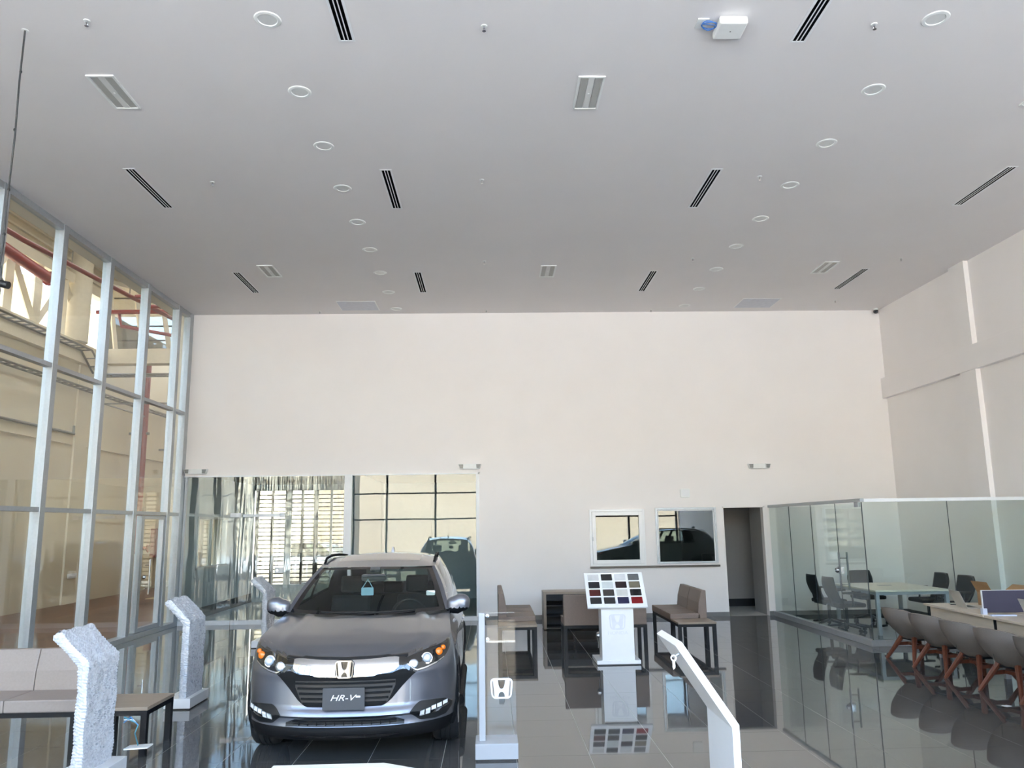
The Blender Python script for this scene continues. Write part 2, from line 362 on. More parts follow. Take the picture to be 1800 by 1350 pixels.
# ------------------------------------------------------------------ street front behind the camera, and outdoors
def make_front():
    n = frame_node('window_5', label='glazed street front with slim grey mullions behind the camera')
    dk = mat('grey_mullion', (90, 94, 98), .4, .4)
    xs = [-6.136, -4.66, -2.53, -.40, 1.73, 3.86, 5.99, 8.12]
    zs = [0, 2.12, 3.25, 4.75, 6.15]
    for x in xs: B((x, YF-.12, 0), (x+.08, YF+.04, HC)).build('mullion', dk, n)
    for z in zs:
        for a, b in zip(xs[:-1], xs[1:]): B((a+.08, YF-.09, z), (b, YF+.01, z+.06)).build('transom', dk, n)
    for a, b in zip(xs[:-1], xs[1:]):
        for c, d in zip(zs[:-1], zs[1:]): B((a+.07, YF-.045, c+.05), (b+.01, YF-.035, d+.01)).build('pane', G_PANE, n)
make_front()
def make_outdoors():
    asph = mat('pavement', (200, 199, 197), .8, vary=.08, scale=.4, bump=.1)
    struct(B((-160, -160, -.5), (160, 160, -.12)).build('floor_outdoors', asph), 'pale paved forecourt outside')
    hm = mat('dry_hillside', (174, 155, 129), .95, vary=.38, scale=.16, bump=.5, bscale=1.2)
    rp = hm.node_tree.nodes['Color Ramp'].color_ramp.elements
    rp[0].color = (*lin((150, 143, 116)), 1); rp[1].color = (*lin((188, 162, 138)), 1)
    g = MB(); rows = []
    rn = np.random.RandomState(5)
    ph = rn.uniform(0, 6.28, (12, 3)); fr = rn.uniform(.03, .22, (12, 2)); am = rn.uniform(.15, .5, 12)
    for iy in range(46):
        y = -26-1.6*iy; row = []
        for ix in range(110):
            x = -120+2.0*ix
            z = max(0, (-26-y))*.30; z = min(z, 15+.05*(-26-y))
            z *= min(1, max(0, (62-x)/25)) if x > 37 else 1
            z += sum(a*math.sin(f[0]*x+p[0])*math.sin(f[1]*y*1.7+p[1]) for a, f, p in zip(am, fr, ph))*min(1, (-26-y)/8)
            row.append((x, y, z-.3))
        rows.append(row)
    g.grid(rows); o = g.build('hillside', hm, smooth=True); tag(o, 'dry tan hillside beyond the glazed street front', 'hill'); 
    # louvred building
    t = thing('louvred_building', 'cream louvred building mirrored in the rear glass', 'building', (-17.5, -18.5, -.12))
    cr = mat('cream_concrete', (232, 218, 190), .8); dkw = mat('dark_window_band', (70, 66, 60), .4)
    B((-8, -7, 0), (8, -.6, 9.5)).build('body', dkw, t)
    for k in range(9): B((-8+2*k-.22, -.7, 0), (-8+2*k+.22, 0, 9.5)).build('column', cr, t)
    for k in range(16): B((-8, -.55, .35+.58*k), (8, -.15, .35+.58*k+.36)).build('louvre', cr, t)
    # apartment blocks on the horizon
    wh = mat('apartment_white', (238, 234, 226), .8); dw = mat('apartment_window', (92, 96, 100), .3)
    spots = [(78, -120, 14, 13, 'broad white apartment block at the left of the distant row'), (98, -124, 12, 17, 'tallest white apartment block of the distant row'), (118, -118, 15, 11, 'low white apartment block at the right of the distant row'), (60, -124, 11, 10, 'small white apartment block nearest to the hillside')]
    for (x, y, w, h, lab) in spots:
        t = thing('apartment_block', lab, 'building', (x, y, -.12), 0, 'distant apartment blocks')
        B((-w/2, -6, 0), (w/2, 0, h)).build('body', wh, t)
        nf = int(h/2.8)
        for f in range(nf):
            for k in range(int(w/3)):
                xx = -w/2+1.5+3*k; zz = .9+2.8*f
                B((xx-.8, 0, zz), (xx+.8, .06, zz+1.3)).build('window', dw, t)
            B((-w/2, 0, .1+2.8*f), (w/2, 1.1, .5+2.8*f)).build('balcony', wh, t)
make_outdoors()

# ------------------------------------------------------------------ workshop hall beyond the left glazing
def make_hall():
    cream = mat('hall_cream_paint', (222, 213, 194), .75, vary=.05, scale=.7)
    steel = mat('cream_steelwork', (214, 205, 184), .55, vary=.04)
    fl = mat('brown_hall_floor', (118, 84, 66), .45, vary=.3, scale=1.2, stretch=(1, .3, 1), bump=.1)
    red = mat('red_pipe_paint', (140, 46, 40), .4, vary=.08); tray = mat('galvanised_tray', (120, 120, 112), .45, .4)
    struct(B((-11.2, YF, -.11), (-6.27, 28.4, -.003)).build('floor_hall', fl), 'brown scuffed floor of the workshop hall')
    w = MB().box((-11.15, YF, 0), (-10.95, 28.3, 6.2)).box((-11.15, 21.0, 0), (-10.90, 21.6, 6.2)).box((-11.15, 22.35, 6.2), (-10.95, 28.3, 8.0))
    struct(w.build('wall_hall', cream), 'cream painted long wall of the workshop hall')
    struct(MB().box((-10.95, YF, 4.055), (-10.90, 20.9, 4.10)).box((-10.95, 21.6, 4.055), (-10.90, 28.3, 4.10)).build('trim_6', cream))
    struct(MB().box((-11.25, YF, 6.2), (-10.75, 22.3, 6.72)).build('trim_7', steel), 'cream concrete beam on top of the hall wall')
    struct(MB().box((-11.2, 28.3, 0), (-6.2, 28.5, 8.0)).build('wall_hall_end', cream), 'cream end wall of the hall')
    struct(MB().box((-6.6, YF, HC), (-6.29, 28.3, 9.4)).box((-6.6, YB+.1, 0), (-6.29, 17.0, HC)).box((-6.6, 18.9, 0), (-6.29, 28.3, HC)).box((-6.6, 17, 0), (-6.29, 18.9, 1.0)).box((-6.6, 17, 2.1), (-6.29, 18.9, HC)).build('wall_hall_right', cream))
    struct(MB().box((-11.3, YF, 9.3), (-9.3, 31, 9.45)).box((-8.1, YF, 9.3), (-6.3, 31, 9.45)).build('ceiling_hall', mat('hall_roof_sheet', (196, 184, 158), .6)), 'sheet metal roof above the hall')  # overhang past the end wall is added to keep the sun out
    struct(MB().box((-11.2, YF, 8.44), (-11.05, 22.3, 9.35)).build('wall_hall_fascia', mat('hall_roof_sheet', (196, 184, 158), .6)), 'sheet metal fascia above the hall truss')
    struct(MB().prism([(-11.05, 8.85), (-6.65, 7.62), (-6.65, 9.35), (-11.05, 9.35)], 'y', 22.25, 22.35).build('wall_hall_gable', mat('hall_roof_sheet', (196, 184, 158), .6)), 'sheet metal gable above the cross truss')
    for k in range(3): struct(B((-11.05, YF, 8.62+.22*k), (-10.98, 22.2, 8.67+.22*k)).build('trim_fascia_rail', steel))
    for k in range(9): struct(B((-11.2, 2.2+2.4*k, 9.08), (-6.6, 2.32+2.4*k, 9.3)).build('trim_roof_purlin', steel))
    struct(B((-16.3, YF, -.1), (-16.1, 34, 10.6)).build('wall_far_bay', mat('far_bay_wall', (188, 172, 142), .8)), 'dim wall of the next bay seen through the truss')
    tl = bpy.data.materials.new('added_skylight_sheet'); tl.use_nodes = True; nt = tl.node_tree; nt.nodes.clear()
    tb = nt.nodes.new('ShaderNodeBsdfTranslucent'); tb.inputs[0].default_value = (.25, .24, .215, 1); mo = nt.nodes.new('ShaderNodeOutputMaterial'); nt.links.new(tb.outputs[0], mo.inputs[0])
    struct(MB().add([(-9.3, YF, 9.38), (-8.1, YF, 9.38), (-8.1, 31, 9.38), (-9.3, 31, 9.38)], [(0, 1, 2, 3)]).build('added_skylight', tl), 'unseen milky skylight strip added to brighten the hall')  # out-of-view translucent strip, added to bring more daylight into the hall
    struct(B((-16.4, YF, 11.0), (-13.2, 34, 11.1)).build('added_bay_roof', mat('hall_roof_sheet', (196, 184, 158), .6)), 'sheet roof added over the next bay to block the sun')  # added to keep direct sun off the far bay wall
    struct(B((-10.9, 22.42, 6.8), (-6.62, 22.44, 9.0)).build('window_8', glass('sky_dimming_glass', (.40, .385, .35), .04)), 'clerestory pane behind the cross truss, tinted to dim the sky')  # tint added so the sky behind the truss turns cream, not white
    t = thing('roof_truss', 'cream steel truss standing on the hall wall beam', 'truss', (-10.98, 0, 6.72))
    m = MB(); m.box((-.12, YF, 1.5), (.12, 22, 1.75)); m.build('top_chord', steel, t)
    y = 6.2; k = 0
    while y < 20:
        MB().tube([(0, y, 0), (0, y, 1.5)], .12, 4).build('post', steel, t)
        MB().tube([(0, y, 0), (0, y+1.15, 1.5)] if k % 2 else [(0, y, 1.5), (0, y+1.15, 0)], .09, 4).build('brace', steel, t)
        y += 1.15; k += 1
    MB().lathe([(.33, 0), (.33, 2.55)], 24, 'z', (.05, 20.6, 0), cap=True).build('round_column', steel, t, smooth=True)
    t = thing('cross_truss', 'cream steel truss on the beam crossing the hall', 'truss', (-8.75, 22.1, 6.42))
    B((-2.1, -.15, 0), (2.1, .2, .42)).build('bottom_chord', steel, t)
    MB().tube([(-2.1, 0, 2.35), (2.05, 0, 1.15)], .13, 4).build('top_chord', steel, t)
    for k in range(6):
        x = -1.8+.75*k; zt = 2.35-(x+2.3)*.261
        MB().tube([(x, 0, .42), (x-.28, 0, zt)], .07, 4).build('brace', steel, t)
    for k in range(4): B((-2.1, .35, .75+.42*k), (2.1, .38, .79+.42*k)).build('glazing_bar', steel, t)
    # cable trays
    def trayrun(name, label, segs, w=.28):
        t = thing(name, label, 'cable tray', segs[0][0])
        o = Vector(segs[0][0])
        for i, (a, b) in enumerate(segs):
            a = Vector(a)-o; b = Vector(b)-o; d = (b-a).normalized(); side = Vector((1, 0, 0)) if abs(d.x) < .5 else Vector((0, 1, 0))
            MB().tube([a, b], .03, 4).build('side_rail', tray, t); MB().tube([a+side*w, b+side*w], .03, 4).build('side_rail', tray, t)
            L = (b-a).length; kk = 0; pr = None
            while kk*.3 < L:
                p = a+d*kk*.3
                if pr is None: pr = MB().tube([(0, 0, 0), side*w], .018, 4).build('rung', tray, t, loc=p)
                else: link_copy(pr, t, p)
                kk += 1
    trayrun('cable_tray', 'galvanised cable tray below the hall truss', [((-10.72, 8, 6.5), (-10.72, 20.6, 6.5)), ((-10.72, 20.6, 6.5), (-10.72, 21.3, 6.02)), ((-10.72, 21.5, 6.02), (-6.8, 21.5, 6.02))])
    trayrun('cable_tray', 'lower cable tray on brackets along the hall wall', [((-10.85, 8, 5.54), (-10.85, 27.5, 5.54))], .22)
    tag(MB().tube([(-10.9, 12, 4.345), (-10.9, 20.94, 4.345)], .035, 8).tube([(-10.9, 20.9, 4.345), (-10.9, 20.9, 4.55)], .03, 8).build('conduit', tray, smooth=True), 'grey conduit with an upturned end on the hall wall', 'pipe')
    # red sprinkler pipes
    def valve(t, p):
        MB().lathe([(.10, -.16), (.15, -.14), (.15, -.06), (.11, -.04), (.11, .04), (.15, .06), (.15, .14), (.10, .16)], 14, 'z', p, cap=True).build('valve', red, t, smooth=True)
        MB().tube([(p[0]+.1, p[1], p[2]), (p[0]+.32, p[1], p[2])], .05, 8).lathe([(.11, 0), (.13, .02), (.11, .04)], 14, 'x', (p[0]+.30, p[1], p[2]), cap=True).build('hand_wheel', red, t, smooth=True)
    t = thing('riser_pipe', 'thick dark red sprinkler riser with a valve at its foot', 'pipe', (-10.5, 24.2, 1.33))
    MB().tube([(0, 0, 0), (0, 0, 5.6)], .085, 12).build('pipe', red, t, smooth=True); valve(t, (.02, 0, -.02))
    B((-.44, -.05, 3.35), (.14, .05, 3.42)).build('bracket', tray, t)
    MB().tube([(0, 0, 3.9), (.0, -2.6, 3.9), (3.8, -2.6, 3.9)], .025, 6).build('branch', tray, t)
    t = thing('riser_pipe', 'thin dark red sprinkler riser above the hose cabinet', 'pipe', (-10.52, 26.4, 1.9))
    MB().tube([(0, 0, 0), (0, 0, 5.0)], .06, 10).build('pipe', red, t, smooth=True); B((-.42, -.04, 2.5), (.1, .04, 2.56)).build('bracket', tray, t)
    t = thing('hose_cabinet', 'red fire hose cabinet on the hall wall', 'cabinet', (-10.948, 26.5, .98))
    B((0, -.33, 0), (.2, .33, .9)).build('body', red, t, bevel=.01); B((.2, -.30, .03), (.215, .30, .87)).build('door', red, t, bevel=.004); B((.215, .2, .4), (.24, .24, .5)).build('handle', M_STEEL, t)
    t = thing('sprinkler_main', 'long dark red sprinkler pipe under the hall roof', 'pipe', (-8.5, 9, 7.2))
    MB().tube([(0, 0, -.15), (0, 5, -.12), (0, 12.3, .22)], .05, 10).build('pipe', red, t, smooth=True)
    MB().tube([(0, 9.6, .15), (1.9, 9.6, .15)], .05, 10).build('branch', red, t, smooth=True)
    MB().tube([(0, 10.3, .1), (2.0, 10.3, .1)], .05, 10).build('branch', red, t, smooth=True)
    for k in range(5): MB().tube([(0, 1.5+2.6*k, .0), (0, 1.5+2.6*k, 1.9)], .012, 6).build('hanger', tray, t)
    t = thing('sprinkler_main', 'red pipe crossing the hall in front of the cross truss', 'pipe', (-10.6, 21.4, 7.75))
    MB().tube([(-.2, 0, 0), (4.0, 0, 0)], .06, 10).build('pipe', red, t, smooth=True)
    MB().tube([(0.4, 0, 0), (0.4, .2, -.35), (2.5, .25, -.75)], .05, 10).build('branch', red, t, smooth=True)
    tag(MB().tube([(-10.4, 13, 8.05), (-10.4, 18.3, 7.72)], .13, 12).lathe([(.16, 0), (.18, .05), (.16, .1)], 14, 'y', (-10.4, 18.25, 7.72), cap=True).build('capped_pipe', red, smooth=True), 'capped thick red pipe end beside the truss', 'pipe')
    tag(B((-9.4, 22.4, 0), (-8.0, 24.4, .012)).build('floor_patch', mat('cream_patch', (214, 196, 160), .7)), 'cream rectangle on the brown hall floor', 'sheet')  # thin cream slab, paler than the floor around it
    t = thing('wall_outlet', 'white double outlet on the hall wall', 'outlet', (-10.95, 21.5, .7)); t.location = (-10.90, 21.4, .70)
    B((0, -.22, -.06), (.02, .22, .06)).build('plate', M_WHITEPL, t, bevel=.004); 
    for s in (-.1, .1): B((.02, s-.06, -.04), (.026, s+.06, .04)).build('socket', M_ALUW, t)
make_hall()

# ------------------------------------------------------------------ emblem: rounded frame with a waisted H
def emblem_parts(w, h, d):
    """outline pieces of the maker's badge, drawn in x-z, extruded along y from 0 to -d"""
    m = MB()
    def frame(w, h, t, r, taper):
        n = 6; o = []; i = []
        for (sx, sz, a0) in ((1, 1, 0), (-1, 1, 90), (-1, -1, 180), (1, -1, 270)):
            for k in range(n+1):
                a = math.radians(a0+90*k/n)
                for lst, ww, hh, rr in ((o, w, h, r), (i, w-2*t, h-2*t, max(r-t, r*.3))):
                    z = sz*(hh/2-rr)+rr*math.sin(a); f = 1-taper*(.5-z/h)
                    lst.append(((sx*(ww/2-rr)+rr*math.cos(a))*f, z))
        return o, i
    o, i = frame(w, h, w*.075, w*.2, .16)
    N = len(o)
    v = [(p[0], 0, p[1]) for p in o]+[(p[0], 0, p[1]) for p in i]+[(p[0], -d, p[1]) for p in o]+[(p[0], -d, p[1]) for p in i]
    f = []
    for k in range(N):
        q = (k+1) % N
        f += [(2*N+k, 2*N+q, 3*N+q, 3*N+k), (k, q, N+q, N+k), (k, q, 2*N+q, 2*N+k), (N+k, N+q, 3*N+q, 3*N+k)]
    m.add(v, f)
    # H: a left half outline mirrored
    W, Hh = w*.40, h*.425
    half = [(-W*.93, Hh), (-W*.42, Hh), (-W*.30, Hh*.30), (-W*.16, Hh*-.02), (0, Hh*-.06), (0, -Hh*.40), (-W*.16, -Hh*.44), (-W*.30, -Hh*.62), (-W*.36, -Hh), (-W*.72, -Hh), (-W*.80, -Hh*.1)]
    for s in (-1, 1):
        pts = [(p[0]*s*-1 if s > 0 else p[0], p[1]) for p in half]
        if s < 0: pts = pts[::-1]
        m.prism([(p[0], p[1]) for p in pts], 'y', 0, -d)
    return m
def text_part(name, s, size, m, parent, loc, rot, ext=.002, shear=0., align='CENTER', sx=1.0):
    cu = bpy.data.curves.new(name, 'FONT'); cu.body = s; cu.size = size; cu.extrude = ext; cu.shear = shear
    cu.align_x = align; cu.align_y = 'CENTER'
    tmp = bpy.data.objects.new(name, cu); C.objects.link(tmp)
    dg = bpy.context.evaluated_depsgraph_get(); me = bpy.data.meshes.new_from_object(tmp.evaluated_get(dg))
    bpy.data.objects.remove(tmp); me.name = name
    me.materials.clear(); me.materials.append(m)
    o = bpy.data.objects.new(name, me); C.objects.link(o); o.parent = parent; o.location = loc; o.rotation_euler = rot; o.scale = (sx, 1, 1)
    return o

# ------------------------------------------------------------------ the car (front at local y = 0, looking along -y)
def ip(x, xs, ys): return float(np.interp(x, xs, ys))
M_PAINT = mat('grey_metallic_paint', (117, 119, 128), .30, .7, vary=.03, scale=900, coat=1.0)
M_CLAD = mat('black_cladding', (12, 12, 14), .7, vary=.06, spec=.25)
M_GLOSSBLACK = mat('gloss_black', (10, 10, 12), .08, vary=.05, coat=1.0)
M_TYRE = mat('tyre_rubber', (34, 34, 36), .75, vary=.12)
M_ALLOY = mat('alloy_rim', (150, 152, 156), .3, .8)
M_CARPET = mat('dark_cabin_fabric', (38, 37, 38), .8)
G_CAR = glass('car_glass', (.62, .70, .68), .05)
G_LAMP = glass('lamp_cover', (.96, .97, .98), .05)
M_AMBER = mat('amber_lens', (236, 120, 20), .15, vary=.05, coat=.6)
M_LAMPLENS = mat('projector_lens', (205, 215, 228), .06, .3, vary=.02, coat=1.0)
def car_w(z): return ip(z, [.18, .28, .40, .55, .70, .82, .92, 1.03, 1.12], [.815, .85, .868, .868, .862, .845, .812, .775, .755])
def car_yf(z): return ip(z, [.18, .22, .27, .295, .31, .365, .385, .41, .45, .64, .68, .76, .81, .95], [.13, .05, .035, .04, .055, .05, .012, .018, .045, .055, .05, .075, .115, .22])
def car_top(y): return ip(y, [.1, .18, .35, .6, 1.0, 1.3, 2.0, 3.4, 3.9, 4.2], [.812, .828, .872, .922, .992, 1.035, 1.062, 1.105, 1.115, 1.10])
def make_car(label, paint, group=None):
    t = thing('car', label, 'car', (0, 0, 0), 0, group)
    NF, NS, NR = 26, 60, 16; n = 2.35
    YE, YR0 = .66, 3.72
    zlow = [.195+i*(.66-.195)/22 for i in range(23)]
    def col(k):
        """one vertical rib of the lower body"""
        pts = []
        def pos(z):
            w = car_w(z)
            if k <= NF:
                a = math.pi/2*k/NF; yf = car_yf(z)
                return (w*max(0, math.sin(a))**(2/n), yf+(YE-yf)*(1-max(0, math.cos(a))**(2/n)))
            if k <= NF+NS:
                y = YE+(YR0-YE)*(k-NF)/NS
                hy = min(abs(y-.87), abs(y-3.40)); fl = .012*max(0, 1-(hy/.55)**2)*max(0, 1-((z-.5)/.35)**2)
                return (w*(1-.012*max(0, (y-2.6)/1.2))+fl, y)
            a = math.pi/2*(k-NF-NS)/NR; ye = ip(z, [.2, .35, .6, .9, 1.12], [4.08, 4.17, 4.20, 4.17, 4.08])
            return (w*.988*max(0, math.cos(a))**(2/2.6), YR0+(ye-YR0)*math.sin(a)**(2/2.6))
        ynom = pos(.8)[1]; zt = car_top(ynom)
        zs = zlow+[.66+(zt-.66)*i/14 for i in range(1, 15)]
        for z in zs:
            x, y = pos(z); pts.append((x, y, z))
        return pts
    cols = [col(k) for k in range(NF+NS+NR+1)]
    body, clad = MB(), MB(); allb = MB()
    R = len(cols[0])
    def inarch(y, z): return min((y-.87)**2, (y-3.40)**2)+(z-.325)**2 < .355**2
    for s in (1, -1):
        for k in range(len(cols)-1):
            for j in range(R-1):
                q = [cols[k][j], cols[k+1][j], cols[k+1][j+1], cols[k][j+1]]
                q = [(p[0]*s, p[1], p[2]) for p in q]
                cz = sum(p[2] for p in q)/4; cyy = sum(p[1] for p in q)/4; cx = abs(sum(p[0] for p in q)/4)
                allb.add(q, [(0, 1, 2, 3)])
                if inarch(cyy, cz) and cx > .6: continue
                low = .305 if cyy < .6 or cyy > 3.9 else .30
                (clad if cz < low else body).add(q, [(0, 1, 2, 3)])
    tops = [c[-1] for c in cols]
    kA = next(k for k in range(len(cols)) if tops[k][1] >= 1.30)
    # bonnet
    NU = 22; rows = []
    for k in range(kA+1):
        T = tops[k]; fr = (T[1]-tops[0][1])/(tops[kA][1]-tops[0][1]); yc = .118+fr*.90
        zc = ip(yc, [.118, .17, .3, .5, .75, 1.02], [.812, .838, .885, .930, .982, 1.034])
        row = []
        for u in [i/NU for i in range(NU+1)]:
            e = u
            x = T[0]*e; y = yc+(T[1]-yc)*e**1.6; z = zc+(T[2]-zc)*e**2
            z += .012*fr**.5*math.exp(-((u-.68)/.06)**2) - .010*fr**.5*math.exp(-((u-.80)/.07)**2)
            row.append((x, y, z))
        rows.append(row)
    hood = MB()
    hood.grid(rows); hood.grid([[(-p[0], p[1], p[2]) for p in r] for r in rows], True)
    hood.build('bonnet', paint, t, smooth=True, weld=True)
    # roof edge and greenhouse
    NG = 40
    def redge(f):
        y = 1.985+(3.62-1.985)*f
        return (ip(f, [0, .2, .6, 1], [.592, .603, .592, .555]), y, ip(f, [0, .12, .35, .7, 1], [1.425, 1.462, 1.495, 1.488, 1.44]))
    def belt(f):
        y = 1.30+(3.98-1.30)*f
        k = min(range(len(cols)), key=lambda i: abs(tops[i][1]-y)); a = tops[k]
        if a[1] < y and k+1 < len(cols): b = tops[k+1]
        else: b = a; a = tops[max(k-1, 0)]
        g = 0 if b[1] == a[1] else (y-a[1])/(b[1]-a[1])
        return tuple(a[i]+(b[i]-a[i])*g for i in range(3))
    parts = {(k_, s_): MB() for k_ in ('pillar', 'dpillar', 'fg', 'rg', 'bp', 'trim') for s_ in (1, -1)}
    NV = 12
    for s in (1, -1):
        P = []
        for i in range(NG+1):
            f = i/NG; b, r = belt(f), redge(f); row = []
            for j in range(NV+1):
                v = j/NV; bow = .03*math.sin(math.pi*v)
                row.append(((b[0]+(r[0]-b[0])*v+bow)*s, b[1]+(r[1]-b[1])*v, b[2]+(r[2]-b[2])*v))
            P.append(row)
        for i in range(NG):
            for j in range(NV):
                q = [P[i][j], P[i+1][j], P[i+1][j+1], P[i][j+1]]; f = (i+.5)/NG
                if j == 0 or j == NV-1: key = 'trim' if .04 < f < .74 else ('pillar' if f < .1 else 'dpillar')
                elif f < .05: key = 'pillar'
                elif f > .74: key = 'dpillar'
                elif f < .38: key = 'fg'
                elif f < .42: key = 'bp'
                else: key = 'rg'
                parts[key, s].add(q, [(0, 1, 2, 3)])
    # windscreen with its black border, A pillars
    NW = 28
    def wsb(u): return (.735*u, 1.045+.275*abs(u)**1.8, 1.036+.012*u*u)
    def wst(u): return (.562*u, 1.875+.10*abs(u)**2, 1.428-.012*u*u)
    WS = []
    for i in range(NW+1):
        u = -1+2*i/NW; a, b = wsb(u), wst(u); row = []
        for j in range(17):
            v = j/16; row.append((a[0]+(b[0]-a[0])*v, a[1]+(b[1]-a[1])*v-.02*math.sin(math.pi*v), a[2]+(b[2]-a[2])*v+.025*math.sin(math.pi*v)))
        WS.append(row)
    ws, frit = MB(), MB()
    for i in range(NW):
        for j in range(16):
            q = [WS[i][j], WS[i+1][j], WS[i+1][j+1], WS[i][j+1]]
            (frit if i == 0 or i == NW-1 or j == 15 or j == 0 else ws).add(q, [(0, 1, 2, 3)])
    ws.build('windscreen', G_CAR, t, smooth=True, weld=True); frit.build('windscreen_border', M_GLOSSBLACK, t, smooth=True, weld=True)
    for s in (1, -1):
        P = []
        for j in range(17):
            v = j/16; a = WS[NW if s > 0 else 0][j]; b0, r0 = belt(0), redge(0)
            o = ((b0[0]+(r0[0]-b0[0])*v+.03*math.sin(math.pi*v))*s, b0[1]+(r0[1]-b0[1])*v, b0[2]+(r0[2]-b0[2])*v)
            m_ = tuple((a[i]+o[i])/2+((.012*s, -.008, .010)[i]) for i in range(3))
            P.append([a, m_, o])
        parts['pillar', s].grid(P, s < 0)
    # roof
    NRf = 30; P = []
    for i in range(NRf+1):
        f = i/NRf; e = redge(f); yc = 1.875+(3.74-1.875)*f
        zc = ip(f, [0, .15, .4, .7, 1], [1.428, 1.492, 1.545, 1.545, 1.50]); row = []
        for k in range(-10, 11):
            u = k/10; row.append((e[0]*u, yc+(e[1]-yc)*u*u, zc+(e[2]-zc)*abs(u)**2.2))
        P.append(row)
    roof, sun = MB(), MB()
    for i in range(NRf):
        for k in range(20):
            q = [P[i][k], P[i+1][k], P[i+1][k+1], P[i][k+1]]
            (sun if 4 <= i < 14 and 3 <= k < 17 else roof).add(q, [(0, 1, 2, 3)])
    roof.build('roof', paint, t, smooth=True, weld=True); sun.build('sunroof', M_GLOSSBLACK, t, smooth=True, weld=True)
    # tail: rear glass and hatch
    kr = next(k for k in range(len(cols)) if tops[k][1] >= 3.98); rt = tops[kr:]
    rg, hatch = MB(), MB(); n2 = len(rt)-1; P = []
    for i in range(n2+1):
        u = 1-i/n2; a = rt[i]; b = P0 = (redge(1)[0]*u, 3.74+(3.62-3.74)*u*u, 1.50+(1.44-1.50)*abs(u)**2.2)
        P.append([(a[0]+(b[0]-a[0])*j/10, a[1]+(b[1]-a[1])*j/10+.03*math.sin(math.pi*j/10), a[2]+(b[2]-a[2])*j/10) for j in range(11)])
    for s in (1, -1):
        for i in range(n2):
            for j in range(10):
                q = [P[i][j], P[i+1][j], P[i+1][j+1], P[i][j+1]]; q = [(p[0]*s, p[1], p[2]) for p in q]
                (rg if 1 <= j < 9 and i >= 3 else hatch).add(q, [(0, 1, 2, 3)])
    rg.build('rear_glass', G_CAR, t, smooth=True, weld=True); hatch.build('hatch_surround', paint, t, smooth=True, weld=True)
    body.build('body', paint, t, smooth=True, weld=True); clad.build('lower_cladding', M_CLAD, t, smooth=True, weld=True)
    for s in (1, -1):
        for k_, nm, mm in (('pillar', 'front_pillar', paint), ('dpillar', 'rear_pillar', paint), ('trim', 'window_trim', M_GLOSSBLACK), ('bp', 'centre_pillar', M_GLOSSBLACK), ('fg', 'door_glass', G_CAR), ('rg', 'rear_door_glass', G_CAR)):
            parts[k_, s].build(nm, mm, t, smooth=True, weld=True)
    # ---- fascia pieces laid on the body skin
    bm = bmesh.new(); vs = [bm.verts.new(p) for p in allb.v]
    for q in allb.f: bm.faces.new([vs[i] for i in q])
    bmesh.ops.remove_doubles(bm, verts=bm.verts, dist=1e-4)
    o0 = len(bm.verts); hv = [bm.verts.new(p) for p in hood.v]
    for q in hood.f:
        try: bm.faces.new([hv[i] for i in q])
        except ValueError: pass
    bvh = BVHTree.FromBMesh(bm); bm.free()
    def hit(x, z, off):
        h = bvh.ray_cast(Vector((x, -1, z)), Vector((0, 1, 0)))
        if h[0] is None:
            h2 = bvh.find_nearest(Vector((x, .3, z))); p, nn = h2[0], h2[1]
        else: p, nn = h[0], h[1]
        if nn.y > 0: nn = -nn
        return p+nn*off
    def patch(keys, off, s=1, cols_=18, rows_=7, thick=.02, both=False):
        """keys: (x, z low, z high) columns"""
        m = MB(); xs = [k[0] for k in keys]
        sides = [s] if not both else [1, -1]
        X = list(np.linspace(xs[0], xs[-1], cols_))
        if both: X = [-x for x in X[::-1] if x > 1e-6]+X
        P = []
        for x in X:
            ax = abs(x) if both else x
            a = ip(ax, xs, [k[1] for k in keys]); b = ip(ax, xs, [k[2] for k in keys])
            P.append([hit(x*(1 if both else s), a+(b-a)*j/rows_, off) for j in range(rows_+1)])
        m.grid(P)
        def skirt(line): m.grid([line, [(p[0], p[1]+thick, p[2]) for p in line]])
        skirt([r[0] for r in P]); skirt([r[-1] for r in P]); skirt(P[0]); skirt(P[-1])
        return m
    patch([(0, .45, .672), (.30, .452, .69), (.36, .495, .70), (.44, .585, .715), (.52, .665, .705), (.55, .685, .694)], .006, cols_=22, both=True).build('grille_surround', M_CLAD, t, smooth=True, weld=True)
    for i, (z, xe) in enumerate(((.625, .385), (.588, .365), (.550, .35), (.512, .335), (.478, .32))):
        patch([(0, z-.007, z+.007), (xe, z-.005, z+.009)], .026, cols_=14, rows_=2, both=True).build('grille_slat', M_CLAD, t, smooth=True, weld=True)
    patch([(0, .470, .645), (.33, .475, .645), (.39, .60, .645)], .010, cols_=20, both=True).build('grille_mesh', M_BLACK, t, smooth=True, weld=True)
    patch([(0, .674, .782), (.2, .678, .788), (.33, .692, .797), (.385, .708, .798), (.41, .735, .792)], .022, cols_=24, both=True).build('chrome_bar', M_CHROME, t, smooth=True, weld=True)
    patch([(0, .674, .79), (.36, .690, .806), (.43, .715, .806), (.475, .745, .79)], .012, cols_=24, both=True).build('bar_backing', M_GLOSSBLACK, t, smooth=True, weld=True)
    patch([(0, .786, .806), (.25, .794, .813), (.48, .80, .828)], .014, cols_=20, rows_=2, both=True).build('bonnet_gap', M_BLACK, t, smooth=True, weld=True)
    patch([(0, .305, .372), (.30, .305, .373), (.38, .305, .365), (.46, .303, .335)], .008, cols_=20, both=True).build('lower_intake', M_BLACK, t, smooth=True, weld=True)
    for z in (.325, .348): patch([(0, z-.004, z+.004), (.40, z-.004, z+.004)], .022, cols_=14, rows_=1, both=True).build('intake_bar', M_CLAD, t, smooth=True, weld=True)
